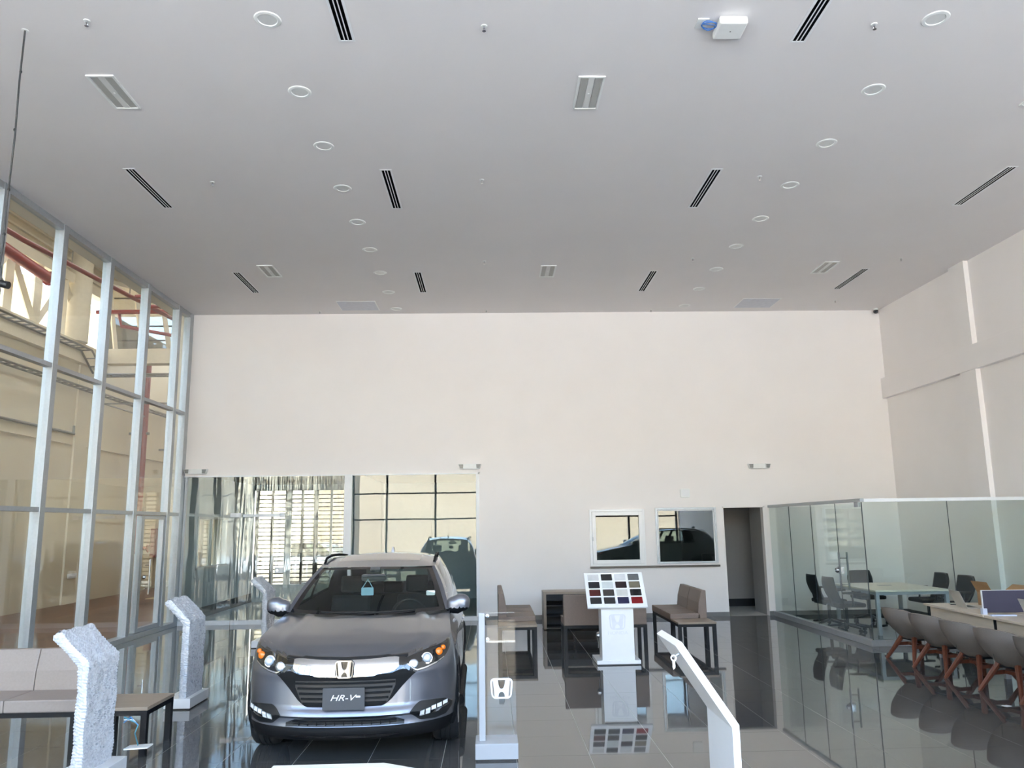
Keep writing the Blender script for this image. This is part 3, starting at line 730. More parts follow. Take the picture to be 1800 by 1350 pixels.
    for k in range(-5, 6): patch([(k*.07-.003, .31, .366), (k*.07+.003, .31, .366)], .02, cols_=2, rows_=2).build('intake_rib', M_CLAD, t)
    patch([(0, .235, .252), (.33, .235, .252), (.42, .245, .25)], .02, cols_=16, rows_=2, both=True).build('skid_lip', M_GLOSSBLACK, t, smooth=True, weld=True)
    HL = [(.436, .746, .772), (.485, .702, .798), (.545, .684, .816), (.62, .698, .840), (.70, .726, .866), (.755, .758, .884), (.788, .80, .893), (.806, .85, .888)]
    HB = [(.45, .788, .814), (.54, .816, .848), (.64, .843, .880), (.74, .876, .907), (.795, .893, .914)]
    FG = [(.505, .383, .392), (.54, .35, .432), (.58, .318, .462), (.70, .312, .458), (.775, .325, .445), (.825, .375, .41)]
    for s in (1, -1):
        h = patch(HL, .006, s, cols_=28, rows_=9).build('headlamp', M_GLOSSBLACK, t, smooth=True, weld=True)
        patch(HB, .006, s, cols_=20, rows_=3).build('lamp_brow', mat('smoked_chrome', (120, 118, 116), .2, .8), t, smooth=True, weld=True)
        def bulb(x, z, r, m_, nm, dep=.012, off=.012):
            p = hit(x*s, z, off); nn = (hit(x*s, z, .2)-p).normalized(); nn = (nn+Vector((0, -1.2, 0))).normalized()
            prof = [(r, -.01), (r, dep*.3), (r*.8, dep*.75), (r*.45, dep), (0.001, dep*1.05)]
            mm = MB().lathe(prof, 18, 'z'); o = mm.build(nm, m_, h, smooth=True)
            o.location = p; o.rotation_euler = nn.to_track_quat('Z', 'Y').to_euler(); return o
        bulb(.525, .743, .038, mat('lamp_reflector', (170, 173, 178), .22, 1.0, vary=.25, scale=120), 'reflector', .008); bulb(.626, .773, .046, M_CHROME, 'projector_ring', .004); bulb(.626, .773, .037, M_LAMPLENS, 'projector_lens', .03)
        bulb(.716, .810, .030, M_AMBER, 'turn_signal', .015); bulb(.748, .834, .020, M_AMBER, 'turn_signal', .012)
        patch([(.48, .742, .750), (.545, .691, .701), (.62, .704, .715), (.70, .732, .742), (.755, .764, .772)], .012, s, cols_=16, rows_=1).build('lamp_strip', M_CHROME, h, smooth=True, weld=True)
        fgp = patch(FG, .005, s, cols_=20, rows_=6).build('fog_pocket', M_BLACK, t, smooth=True, weld=True)
        for k in range(5):
            x = .575+.042*k; zz = .366+.010*k
            patch([(x, zz, zz+.022), (x+.034, zz+.006, zz+.030)], .022, s, cols_=4, rows_=2).build('fog_led', mat('led_lens', (240, 243, 246), .1, coat=.5), fgp)
        patch([(.57, .352, .362), (.79, .400, .408)], .02, s, cols_=10, rows_=1).build('led_trim', M_CHROME, fgp)
    # badge, plate
    yb = min(hit(x, z, .022)[1] for x in (-.07, 0, .07) for z in (.68, .73, .79))
    MB().prism(rrect(.150, .132, .03, cz=.735), 'y', yb-.004, yb+.02).build('badge_back', M_GLOSSBLACK, t)
    e = emblem_parts(.152, .136, .012); o = e.build('badge', M_CHROME, t, bevel=.0015, seg=1); o.location = (0, yb-.004, .735)
    yp = min(hit(x, z, .026)[1] for x in (-.16, 0, .16) for z in (.45, .5, .59))
    pl = MB().prism(rrect(.325, .165, .008, cz=.518), 'y', yp-.012, yp-.004).build('number_plate', mat('charcoal_plate', (58, 62, 68), .35), t)
    text_part('lettering', 'HR-V', .062, M_WHITE, pl, (-.012, yp-.014, .525), (math.pi/2, 0, 0), .001, .35, sx=1.35)
    MB().prism(rrect(.036, .014, .003, cz=.534, cx=.112), 'y', yp-.0145, yp-.012).build('lettering_mark', M_WHITE, pl)
    # cowl, wipers
    P = []
    for i in range(21):
        u = -1+i/10; b = wsb(u); P.append([(b[0]*1.0, b[1]+.01, b[2]+.002), (b[0]*1.03, b[1]-.06, b[2]-.012)])
    MB().grid(P).build('cowl', M_BLACK, t)
    for (a, b) in ((-.55, .12), (.02, .62)):
        pts = []
        for i in range(9):
            u = a+(b-a)*i/8; p = wsb(u); pts.append((p[0], p[1]+.012-.03*(1-i/8), p[2]+.022))
        MB().tube(pts, .008, 6).build('wiper', M_BLACK, t)
    # mirrors
    for s in (1, -1):
        m = MB(); P = []
        for i in range(13):
            a = math.pi*i/12; row = []
            for k in range(24):
                b = 2*math.pi*k/24
                sx, sy, sz = .112, .075, .083
                f = lambda c, e: math.copysign(abs(c)**e, c)
                row.append((s*(.853+sx*f(math.sin(a), .8)*f(math.cos(b), .7)), 1.36+sy*f(math.cos(a), .8), 1.105+sz*f(math.sin(a), .8)*f(math.sin(b), .75)-.02*(math.cos(b)*math.sin(a) < 0)))
            row.append(row[0]); P.append(row)
        up, lo = MB(), MB()
        for i in range(12):
            for k in range(24):
                q = [P[i][k], P[i+1][k], P[i+1][k+1], P[i][k+1]]
                (up if sum(p[2] for p in q)/4 > 1.062 else lo).add(q, [(0, 1, 2, 3)])
        mr = up.build('wing_mirror', paint, t, smooth=True, weld=True); lo.build('mirror_base', M_CLAD, mr, smooth=True, weld=True)
        MB().tube([(s*.70, 1.42, 1.045), (s*.80, 1.38, 1.05)], [.045, .03], 8).build('mirror_stalk', M_CLAD, mr)
        # roof rail, wheel arch trim, door handles
        MB().tube([tuple((redge(f)[0]*s*.965, redge(f)[1], redge(f)[2]+(.006 if f in (.1, .95) else .035))) for f in (.1, .16, .35, .6, .85, .95)], .014, 8).build('roof_rail', M_CLAD, t, smooth=True)
        for yc in (.87, 3.40):
            arc = [(s*(car_w(.325+.36*math.sin(a))-.012), yc+.36*math.cos(a), max(.2, .325+.36*math.sin(a))) for a in [math.radians(-18+216*i/20) for i in range(21)]]
            MB().tube(arc, .024, 8).build('arch_trim', M_CLAD, t, smooth=True)
        B((s*.868, 2.18, .86), (s*.892, 2.36, .885)).build('door_handle', paint, t, bevel=.006)
        MB().tube([(s*.86, 1.32, .23), (s*.86, 3.0, .23)], .05, 8).build('side_skirt', M_CLAD, t, smooth=True)
        # wheels
        for yc in (.87, 3.40):
            w = thing('wheel', '', ''); del w['label']; del w['category']; w.parent = t; w.location = (s*.762, yc, .325); w.rotation_euler = (0, 0, 0)
            prof = [(.225, -.10), (.30, -.108), (.318, -.09), (.325, -.055), (.325, -.045), (.316, -.043), (.316, -.037), (.325, -.035), (.325, -.004), (.316, -.003), (.316, .003), (.325, .004), (.325, .035), (.316, .037), (.316, .043), (.325, .045), (.325, .055), (.318, .09), (.30, .108), (.225, .10)]
            MB().lathe(prof, 48, 'x').build('tyre', M_TYRE, w, smooth=True)
            rim = MB().lathe([(.225, .095), (.215, .06), (.2, .0), (.05, .02)], 32, 'x')
            rim = rim.build('rim', M_ALLOY, w, smooth=True) if s > 0 else MB().lathe([(.225, -.095), (.215, -.06), (.2, .0), (.05, -.02)], 32, 'x').build('rim', M_ALLOY, w, smooth=True)
            for k in range(5):
                a = 2*math.pi*k/5; c, sn = math.cos(a), math.sin(a)
                MB().tube([(s*.06, .03*c, .03*sn), (s*.085, .215*c, .215*sn)], [.045, .028], 6).build('spoke', M_ALLOY, rim)
            MB().lathe([(.001, s*.085), (.045, s*.08), (.05, s*.05)], 16, 'x').build('hub_cap', M_ALLOY, rim)
    # under side, cabin
    B((-.58, .5, .17), (.58, 3.95, .30)).build('underbody', M_BLACK, t)
    B((-.58, .45, .30), (.58, 1.25, .78)).build('engine_bay', M_BLACK, t); B((-.58, 3.1, .30), (.58, 4.0, .75)).build('boot_floor', M_BLACK, t)
    MB().prism([(1.12, .78), (1.62, .72), (1.62, .95), (1.45, 1.02), (1.30, 1.02), (1.12, .98)], 'x', -.70, .70).build('dashboard', M_CARPET, t, bevel=.02)
    for x in (-.36, .36):
        st = B((x-.23, 1.95, .40), (x+.23, 2.45, .58)).build('seat', M_CARPET, t, bevel=.05)
        MB().prism([(2.38, .52), (2.52, .52), (2.70, 1.09), (2.60, 1.10)], 'x', x-.22, x+.22).build('seat_back', M_CARPET, st, bevel=.04)
        MB().prism([(2.58, 1.12), (2.68, 1.12), (2.72, 1.29), (2.63, 1.30)], 'x', x-.125, x+.125).build('headrest', M_CARPET, st, bevel=.03)
    st = B((-.62, 2.95, .42), (.62, 3.35, .62)).build('rear_bench', M_CARPET, t, bevel=.05)
    MB().prism([(3.3, .55), (3.42, .55), (3.6, 1.02), (3.5, 1.04)], 'x', -.6, .6).build('bench_back', M_CARPET, st, bevel=.03)
    for x in (-.38, .0, .38): B((x-.12, 3.5, 1.04), (x+.12, 3.58, 1.17)).build('headrest', M_CARPET, st, bevel=.03)
    B((-.64, 1.3, .30), (.64, 3.9, .36)).build('cabin_floor', M_CARPET, t)
    sw = MB(); sw.tube([(.36+.17*math.cos(a), 1.70-.06*math.sin(a), .96+.16*math.sin(a)) for a in [2*math.pi*i/24 for i in range(25)]], .014, 8, False); sw.tube([(.20, 1.70, .96), (.52, 1.70, .96)], .02, 6).tube([(.36, 1.5, .90), (.36, 1.70, .96)], .03, 6)
    sw.build('steering_wheel', M_BLACK, t, smooth=True)
    MB().prism(rrect(.24, .065, .02, cz=1.335), 'y', 1.66, 1.69).build('inner_mirror', M_BLACK, t)
    MB().prism(rrect(.12, .075, .006, cz=1.205, cx=-.05), 'y', 1.60, 1.605).build('hang_tag', mat('pale_blue_tag', (150, 190, 205), .5), t)
    MB().tube([(-.10, 1.602, 1.24), (-.05, 1.63, 1.32), (0, 1.602, 1.24)], .005, 6).build('tag_loop', mat('pale_blue_tag', (150, 190, 205), .5), t)
    MB().prism(rrect(.085, .045, .01, cz=1.19, cx=.58), 'y', 1.485, 1.490).build('paper_sticker', M_WHITEPL, t)
    MB().prism([(-.02, .0), (.02, 0), (.006, .06), (-.006, .06)], 'y', 0, .09).build('roof_fin', paint, t, loc=(0, 3.42, 1.53))
    MB().prism(rrect(.10, .05, .008, cz=1.405), 'y', 1.80, 1.86).build('sensor_pod', M_BLACK, t)
    return t
CAR = make_car('silver grey SUV facing the camera with black plate and chrome badge', M_PAINT)
CAR.location = (-1.168, 6.53, 0); CAR.rotation_euler = (0, 0, math.radians(.8))

# ------------------------------------------------------------------ ceiling fittings
def place(proto, used, loc, label, rz=0.):
    """the first call uses the thing itself, later ones copy it with its parts"""
    o = proto if not used else copy_tree(proto)
    used.append(1); o.location = loc; o.rotation_euler = (0, 0, rz); o['label'] = label
    return o
M_DIFF = mat('lamp_diffuser', (222, 222, 220), .35, vary=.01)
def make_ceiling_fittings():
    # round downlights in two rows
    p = thing('downlight', '', 'downlight', group='round ceiling downlights')
    MB().lathe([(.080, -.002), (.085, -.009), (.111, -.007), (.118, 0)], 40).build('trim_ring', M_WHITEPL, p, smooth=True)
    MB().lathe([(.001, -.003), (.078, -.002), (.080, 0)], 40).build('diffuser', M_DIFF, p, smooth=True)
    u = []
    for k in range(9):
        w = ('nearest round downlight of the' if k == 0 else 'farthest round downlight of the' if k == 8 else ORD[k]+' round downlight from the camera in the')
        place(p, u, (-1.92, 6.325+1.178*k, HC), w+' left ceiling row'); 
        place(p, u, (3.985, 6.29+1.17*k, HC), w+' right ceiling row')
    # slot diffusers
    p = thing('slot_diffuser', '', 'air vent', group='linear slot air diffusers')
    W, L = .15, 1.24
    MB().box((-W/2, -L/2, -.006), (-W/2+.022, L/2, 0)).box((W/2-.022, -L/2, -.006), (W/2, L/2, 0)).box((-W/2, -L/2, -.006), (W/2, -L/2+.02, 0)).box((-W/2, L/2-.02, -.006), (W/2, L/2, 0)).build('frame', M_ALUW, p)
    B((-W/2+.02, -L/2+.02, -.002), (W/2-.02, L/2-.02, -.001)).build('slot_shade', M_SLOTSHADE, p)  # flat black plate stands for the shade inside the slots
    for k in range(2): B((-.0225+.035*k, -L/2+.02, -.006), (-.0125+.035*k, L/2-.02, -.002)).build('blade', M_ALUW, p)
    u = []
    names = {(0, 1): 'slot air diffuser at the top edge between the left downlights and centre', (0, 2): 'slot air diffuser at the top edge near the wireless access box',
             (1, 0): 'slot air diffuser nearest the glazed left wall, middle row', (1, 1): 'middle row slot air diffuser just right of the left downlight row', (1, 2): 'middle row slot air diffuser just left of the right downlight row', (1, 3): 'middle row slot air diffuser nearest the white right wall',
             (2, 0): 'far slot air diffuser near the left glazing top', (2, 1): 'far slot air diffuser just right of the left downlights', (2, 2): 'far slot air diffuser left of the right downlights', (2, 3): 'far slot air diffuser near the right wall'}
    X = [-4.42, -1.285, 2.875, 6.63]; Y = [6.02, 9.92, 13.98]
    for (r, c), lab in names.items(): place(p, u, (X[c]+(.02 if r == 2 else 0), Y[r]-(.05 if c in (0, 3) else 0), HC), lab)
    # troffers
    p = thing('troffer_light', '', 'ceiling light', group='recessed troffer lights')
    W, L = .27, .63
    MB().box((-W/2, -L/2, -.014), (-W/2+.022, L/2, 0)).box((W/2-.022, -L/2, -.014), (W/2, L/2, 0)).box((-W/2, -L/2, -.014), (W/2, -L/2+.022, 0)).box((-W/2, L/2-.022, -.014), (W/2, L/2, 0)).build('frame', M_WHITEPL, p)
    mtr = mat('troffer_mesh', (176, 176, 172), .5, vary=.06, scale=300)
    for s in (-1, 1): B((s*.07-.035, -L/2+.022, -.006), (s*.07+.035, L/2-.022, -.001)).build('side_panel', mtr, p)
    B((-.03, -L/2+.022, -.010), (.03, L/2-.022, -.001)).build('centre_panel', M_DIFF, p)
    MB().lathe([(.012, -.010), (.010, -.016), (.001, -.017)], 12).build('sensor', M_WHITEPL, p)
    u = []
    for loc, lab in [((-3.79, 7.51), 'troffer light above the hanging cable, left near ceiling'), ((1.035, 7.52), 'troffer light in the centre near ceiling'), ((-3.80, 13.26), 'far troffer light at the left'), ((1.015, 13.35), 'far troffer light in the centre'), ((5.88, 13.23), 'far troffer light at the right'), ((5.85, 7.45), 'troffer light just past the right picture edge'),]:
        place(p, u, (*loc, HC), lab)
    # access panels
    pm = mat('access_panel', (205, 207, 216), .5)
    for x0, lab in ((-3.02, 'pale square access panel in the ceiling left, by the rear wall'), (5.06, 'pale square access panel in the ceiling right, by the rear wall')):
        t = thing('ceiling_hatch', lab, 'ceiling panel', (x0+.37, 15.5, HC), group='ceiling access panels')
        B((-.37, -.32, -.008), (.37, .32, 0)).build('panel', pm, t); 
        MB().box((-.385, -.335, -.005), (.385, -.32, 0)).box((-.385, .32, -.005), (.385, .335, 0)).box((-.385, -.32, -.005), (-.37, .32, 0)).box((.37, -.32, -.005), (.385, .32, 0)).build('frame', M_WHITEPL, t)
    # sprinkler heads
    p = thing('fire_sprinkler', '', 'sprinkler', group='ceiling sprinkler heads')
    MB().lathe([(.04, 0), (.036, -.008), (.015, -.01)], 16).build('rosette', M_WHITEPL, p)
    MB().lathe([(.014, -.008), (.014, -.03), (.008, -.034)], 10, cap=True).tube([(.012, 0, -.03), (.016, 0, -.05), (.004, 0, -.066)], .003, 5).tube([(-.012, 0, -.03), (-.016, 0, -.05), (-.004, 0, -.066)], .003, 5).build('body', M_STEEL, p)
    MB().lathe([(.001, -.068), (.024, -.068), (.024, -.071), (.001, -.071)], 12).build('deflector', M_STEEL, p)
    MB().tube([(0, 0, -.034), (0, 0, -.066)], .004, 6).build('bulb', mat('dark_bulb', (80, 62, 58), .2), p)
    u = []
    for x, y, lab in [(-3.49, 6.35, 'sprinkler head at the top left beside the hanging cable'), (-.03, 6.41, 'sprinkler head at the top centre'), (3.47, 6.37, 'sprinkler head at the top right beside a downlight'),
                      (-3.54, 9.65, 'second row sprinkler head between the left diffusers'), (-.09, 9.61, 'second row sprinkler head in the centre'), (3.49, 9.53, 'second row sprinkler head right of centre'),
                      (-.09, 12.8, 'third row sprinkler head in the centre'), (3.42, 12.72, 'third row sprinkler head right of centre'), (7.0, 12.77, 'third row sprinkler head near the right wall'),
                      (-3.5, 15.9, 'last row sprinkler head left of the pale access panel'), (-.08, 15.9, 'last row sprinkler head in the centre by the rear wall'), (3.35, 15.95, 'last row sprinkler head right of centre by the rear wall'), (6.97, 15.34, 'last row sprinkler head near the corner camera')]:
        o = place(p, u, (x, y, HC), lab); o.scale = (.72, .72, .72)
    # wireless access box with blue cable
    t = thing('access_point', 'white wireless access box with a coiled blue cable on the ceiling', 'wireless box', (2.16, 6.36, HC))
    B((-.125, -.125, -.085), (.125, .125, -.012)).build('housing', M_WHITEPL, t, bevel=.02, seg=3); B((-.08, -.08, -.012), (.08, .08, 0)).build('mount', M_WHITEPL, t)
    MB().lathe([(.001, -.0865), (.006, -.0865), (.006, -.085)], 10).build('indicator', M_BLACK, t)
    B((-.30, -.07, -.01), (-.20, .07, 0)).build('outlet_plate', M_WHITEPL, t, bevel=.003)
    blue = mat('blue_cable', (44, 110, 190), .4)
    pts = []
    for i in range(60):
        a = 2*math.pi*2*i/59; r = .058+.012*i/59; pts.append((-.19+r*math.cos(a), -.01+r*.9*math.sin(a), -.03-.012*math.sin(a*1.3)))
    MB().tube([(-.25, 0, -.01)]+pts+[(-.10, 0, -.04)], 0.004, 6).build('cable', blue, t, smooth=True)
    # security camera in the far corner
    t = thing('security_camera', 'small black dome camera in the far right ceiling corner', 'camera', (XR-.12, YB-.12, HC))
    MB().lathe([(.05, 0), (.05, -.03), (.03, -.035)], 18, cap=True).build('mount', M_WHITEPL, t, smooth=True)
    MB().lathe([(.045, -.035), (.055, -.06), (.045, -.09), (.02, -.105), (.001, -.107)], 18).build('dome', M_GLOSSBLACK, t, smooth=True)
make_ceiling_fittings()

def make_hanging_cable():
    t = thing('hanging_cable', 'dark cable hanging from the ceiling with a black tube at its end', 'cable', (-4.1, 6.49, HC))
    pts = [(0, 0, 0), (-.004, 0, -.5), (.006, 0, -1.0), (-.004, 0, -1.6), (.0, 0, -2.0), (-.01, 0, -2.15), (.012, 0, -2.28), (.05, 0, -2.34)]
    MB().tube(pts, .008, 8).build('cord', mat('dark_cord', (58, 58, 60), .6), t, smooth=True)
    for z in (-.4, -.95, -1.5, -1.9): MB().lathe([(.010, z-.01), (.012, z), (.010, z+.01)], 8, cap=True).build('tie', M_BLACK, t)
    MB().lathe([(.03, 0), (.03, .004)], 12, 'z', (0, 0, -.004), cap=True).build('rosette', M_WHITEPL, t)
    MB().tube([(-.55, 0, -2.20), (.08, 0, -2.35)], .032, 12).build('tube', M_BLACK, t, smooth=True)
make_hanging_cable()

# ------------------------------------------------------------------ fittings on the rear wall
def make_wall_fittings():
    p = thing('emergency_light', '', 'emergency light', group='emergency lights on the rear wall')
    MB().prism([(-.19, .05), (-.21, .035), (-.15, -.055), (.15, -.055), (.21, .035), (.19, .05)][::-1], 'y', -.075, 0).build('body', M_WHITEPL, p, bevel=.008)
    gm = mat('lamp_grid', (150, 150, 148), .3)
    for s in (-1, 1):
        h = MB().prism([(s*.12, .045), (s*.235, .045), (s*.20, -.05), (s*.13, -.05)], 'y', -.11, -.03).build('lamp_head', M_WHITEPL, p, bevel=.006)
        MB().prism([(s*.13, .037), (s*.222, .037), (s*.193, -.042), (s*.138, -.042)], 'y', -.113, -.108).build('lamp_face', gm, h)
        for k in range(3): B((s*.132, -.116, -.024+.024*k), (s*.205, -.112, -.020+.024*k)).build('lamp_rib', M_BLACK, h)
    u = []
    place(p, u, (-5.9, YB, 2.975), 'twin head emergency light above the left end of the rear glass')
    place(p, u, (-.44, YB, 3.01), 'twin head emergency light above the right end of the rear glass')
    place(p, u, (5.436, YB, 2.945), 'twin head emergency light above the corridor doorway')
    t = thing('wall_speaker', 'small square white wall box above the office windows', 'wall box', (3.905, YB, 2.42))
    MB().prism(rrect(.20, .18, .03), 'y', -.03, 0).build('case', M_WHITEPL, t, bevel=.006); MB().prism(rrect(.15, .13, .02), 'y', -.034, -.03).build('face', M_WHITE, t)
make_wall_fittings()

# ------------------------------------------------------------------ meeting room behind glass
M_JOINT = mat('dark_silicone_joint', (70, 78, 78), .6)
M_PULL = mat('satin_pull_bar', (120, 122, 124), .35, .7)
def make_partition():
    x, y0, y1 = 5.60, 12.05, YB
    t = thing('glass_partition', 'frameless glass meeting room enclosure with aluminium kerb and door', 'partition', (x, y0, 0))
    def part(nm, a, b, m, bev=0., par=None): return B(tuple(p-q for p, q in zip(a, (x, y0, 0))), tuple(p-q for p, q in zip(b, (x, y0, 0)))).build(nm, m, par or t, bevel=bev)
    part('kerb', (x-.05, y0-.05, 0), (x+.05, y1-.013, .088), M_ALU, .004); part('kerb', (x+.05, y0-.05, 0), (XR-.09, y0+.05, .088), M_ALU, .004)
    part('top_rail', (x-.03, y0-.03, 2.105), (x+.03, y1, 2.155), M_ALU, .003); part('top_rail', (x+.03, y0-.03, 2.10), (XR-.09, y0+.03, 2.15), M_ALUW, .003)
    for a, b in ((13.0, 14.01), (14.015, 15.05), (15.055, y1-.005)): part('pane', (x-.005, a, .088), (x+.005, b, 2.108), G_GREEN)
    part('pane', (x, y0-.005, .088), (6.913, y0+.005, 2.105), G_GREEN); part('pane', (6.918, y0-.005, .088), (XR-.09, y0+.005, 2.105), G_GREEN)
    for yy_ in (14.012, 15.052): part('joint', (x-.006, yy_-.003, .088), (x+.006, yy_+.003, 2.105), M_JOINT)
    part('joint', (6.912, y0-.006, .088), (6.919, y0+.006, 2.10), M_JOINT)
    d = part('door', (x-.005, y0+.02, .10), (x+.005, 12.993, 2.095), G_GREEN)
    part('patch_fitting', (x-.02, y0+.07, 2.03), (x+.02, y0+.2, 2.10), M_ALU, .003, d); part('lock', (x-.03, 12.90, .99), (x+.03, 13.02, 1.10), M_STEEL, .004, d)
    MB().lathe([(.001, .05), (.04, .045), (.045, .02), (.03, 0)], 16, 'x', (-.08, .93, 1.045)).build('lock_knob', M_STEEL, d, smooth=True)
    for sx in (-.065, .065):
        MB().tube([(sx, .80, .74), (sx, .80, 1.33)], .014, 10).build('pull_bar', M_PULL, d, smooth=True)
    for z in (.83, 1.24): MB().tube([(-.065, .80, z), (.065, .80, z)], .008, 8).build('bar_bolt', M_STEEL, d, smooth=True)
    part('edge', (x-.006, 12.994, .1), (x+.006, 12.999, 2.1), M_JOINT)
    part('corner_edge', (x-.006, y0-.006, .088), (x+.006, y0+.006, 2.1), M_JOINT)
make_partition()
def make_meeting_table():
    t = thing('meeting_table', 'white topped meeting table with slim grey steel legs behind the glass', 'table', (6.80, 13.9, 0))
    B((-.62, -.82, .68), (.62, .82, .708)).build('tabletop', mat('pale_wood_top', (226, 220, 206), .35, vary=.04, stretch=(1, 8, 1)), t, bevel=.004)
    grey = mat('grey_steel_leg', (176, 180, 186), .4, .3)
    MB().box((-.60, -.79, .63), (.60, -.74, .68)).box((-.60, .74, .63), (.60, .79, .68)).box((-.60, -.74, .63), (-.55, .74, .68)).box((.55, -.74, .63), (.60, .74, .68)).build('apron', grey, t)
    for sx in (-1, 1):
        for sy in (-1, 1): B((sx*.60, sy*.79, 0), (sx*.545, sy*.735, .63)).build('leg', grey, t)
    B((-.1, .1, .708), (.12, .2, .712)).build('cable_port', M_ALU, t)
make_meeting_table()
def make_task_chair():
    t = thing('task_chair', '', 'office chair', group='black mesh task chairs in the meeting room')
    mesh = mat('black_mesh_fabric', (12, 12, 15), .8, vary=.15, scale=400)
    B((-.24, -.22, .40), (.24, .24, .47)).build('seat', mat('black_seat_fabric', (12, 12, 14), .85), t, bevel=.03)
    P = []
    for i in range(13):
        z = .48+.40*i/12; w = ip(z, [.48, .60, .76, .88], [.18, .215, .225, .19]); y = -.20-.08*((z-.48)/.40)+.05*math.sin(math.pi*(z-.5)/.5)*-1; row = []
        for k in range(9): u = -1+k/4; row.append((w*u, y+.05*u*u, z))
        P.append(row)
    back = MB().grid(P); back.grid([[(p[0], p[1]-.03, p[2]) for p in r] for r in P], True)
    rim = [P[i][0] for i in range(13)]+P[12][1:8]+[P[i][8] for i in range(12, -1, -1)]+P[0][7:0:-1]
    bo = back.build('backrest', mesh, t, smooth=True)
    MB().tube([(p[0], p[1]-.015, p[2]) for p in rim+[rim[0]]], .018, 6).build('back_frame', M_BLACK, bo, smooth=True)
    MB().tube([(0, -.05, .38), (0, -.24, .42), (0, -.27, .62)], .025, 8).build('spine', M_BLACK, t, smooth=True)
    for s in (-1, 1): MB().tube([(s*.22, .0, .42), (s*.28, .0, .46), (s*.28, -.02, .62), (s*.27, -.16, .64), (s*.27, .14, .65)], .017, 6).build('armrest', M_BLACK, t, smooth=True)
    MB().tube([(0, 0, .10), (0, 0, .40)], .028, 10).build('gas_column', M_BLACK, t, smooth=True)
    for k in range(5):
        a = 2*math.pi*k/5+.3
        MB().tube([(0, 0, .11), (.29*math.cos(a), .29*math.sin(a), .075)], [.03, .018], 6).build('base_arm', M_BLACK, t)
        MB().lathe([(.012, -.02), (.03, -.018), (.03, .018), (.012, .02)], 12, 'x', (.29*math.cos(a), .29*math.sin(a), .03), cap=True).build('caster', M_BLACK, t)
    return t
def place_task_chairs():
    p = make_task_chair(); u = []
    for x, y, rz, lab in [(5.96, 14.42, -90, 'black task chair at the left of the meeting table, farther one'), (5.96, 13.72, -88, 'black task chair at the left of the meeting table, nearer one'),
                          (6.95, 15.02, 180, 'black task chair at the far end of the meeting table'), (7.66, 14.25, 90, 'black task chair at the right of the meeting table, farther one'), (7.64, 13.45, 94, 'black task chair at the right of the meeting table, nearer one')]:
        place(p, u, (x, y, 0), lab, math.radians(rz))
place_task_chairs()

# ------------------------------------------------------------------ sales desk on the right with its chairs
M_DESK = mat('pale_oak_laminate', (208, 196, 180), .4, vary=.07, scale=3, stretch=(8, .6, 8))
def make_desk():
    t = thing('sales_desk', 'long pale oak laminate desk with modesty panels at the right edge', 'desk', (5.80, 9.6, 0), math.radians(-3.2))
    B((0, -1.85, .675), (1.35, -.01, .702)).build('desktop', M_DESK, t, bevel=.003); B((0, .01, .675), (1.35, 1.48, .702)).build('desktop', M_DESK, t, bevel=.003)
    B((.06, -1.8, .32), (.08, -.16, .672)).build('modesty_panel', M_DESK, t); B((.06, -.09, .32), (.08, 1.42, .672)).build('modesty_panel', M_DESK, t)
    B((.065, -.16, .3), (.10, -.09, .672)).build('bracket', M_BLACKMET, t)
    grey = mat('grey_steel_leg', (176, 180, 186), .4, .3)
    for y in (-1.78, -.12, 1.38):
        for x in (.12, 1.22): B((x, y, 0), (x+.06, y+.05, .675)).build('leg', grey, t)
        B((.12, y, .63), (1.28, y+.05, .675)).build('cross_bar', grey, t)
    return t
make_desk()
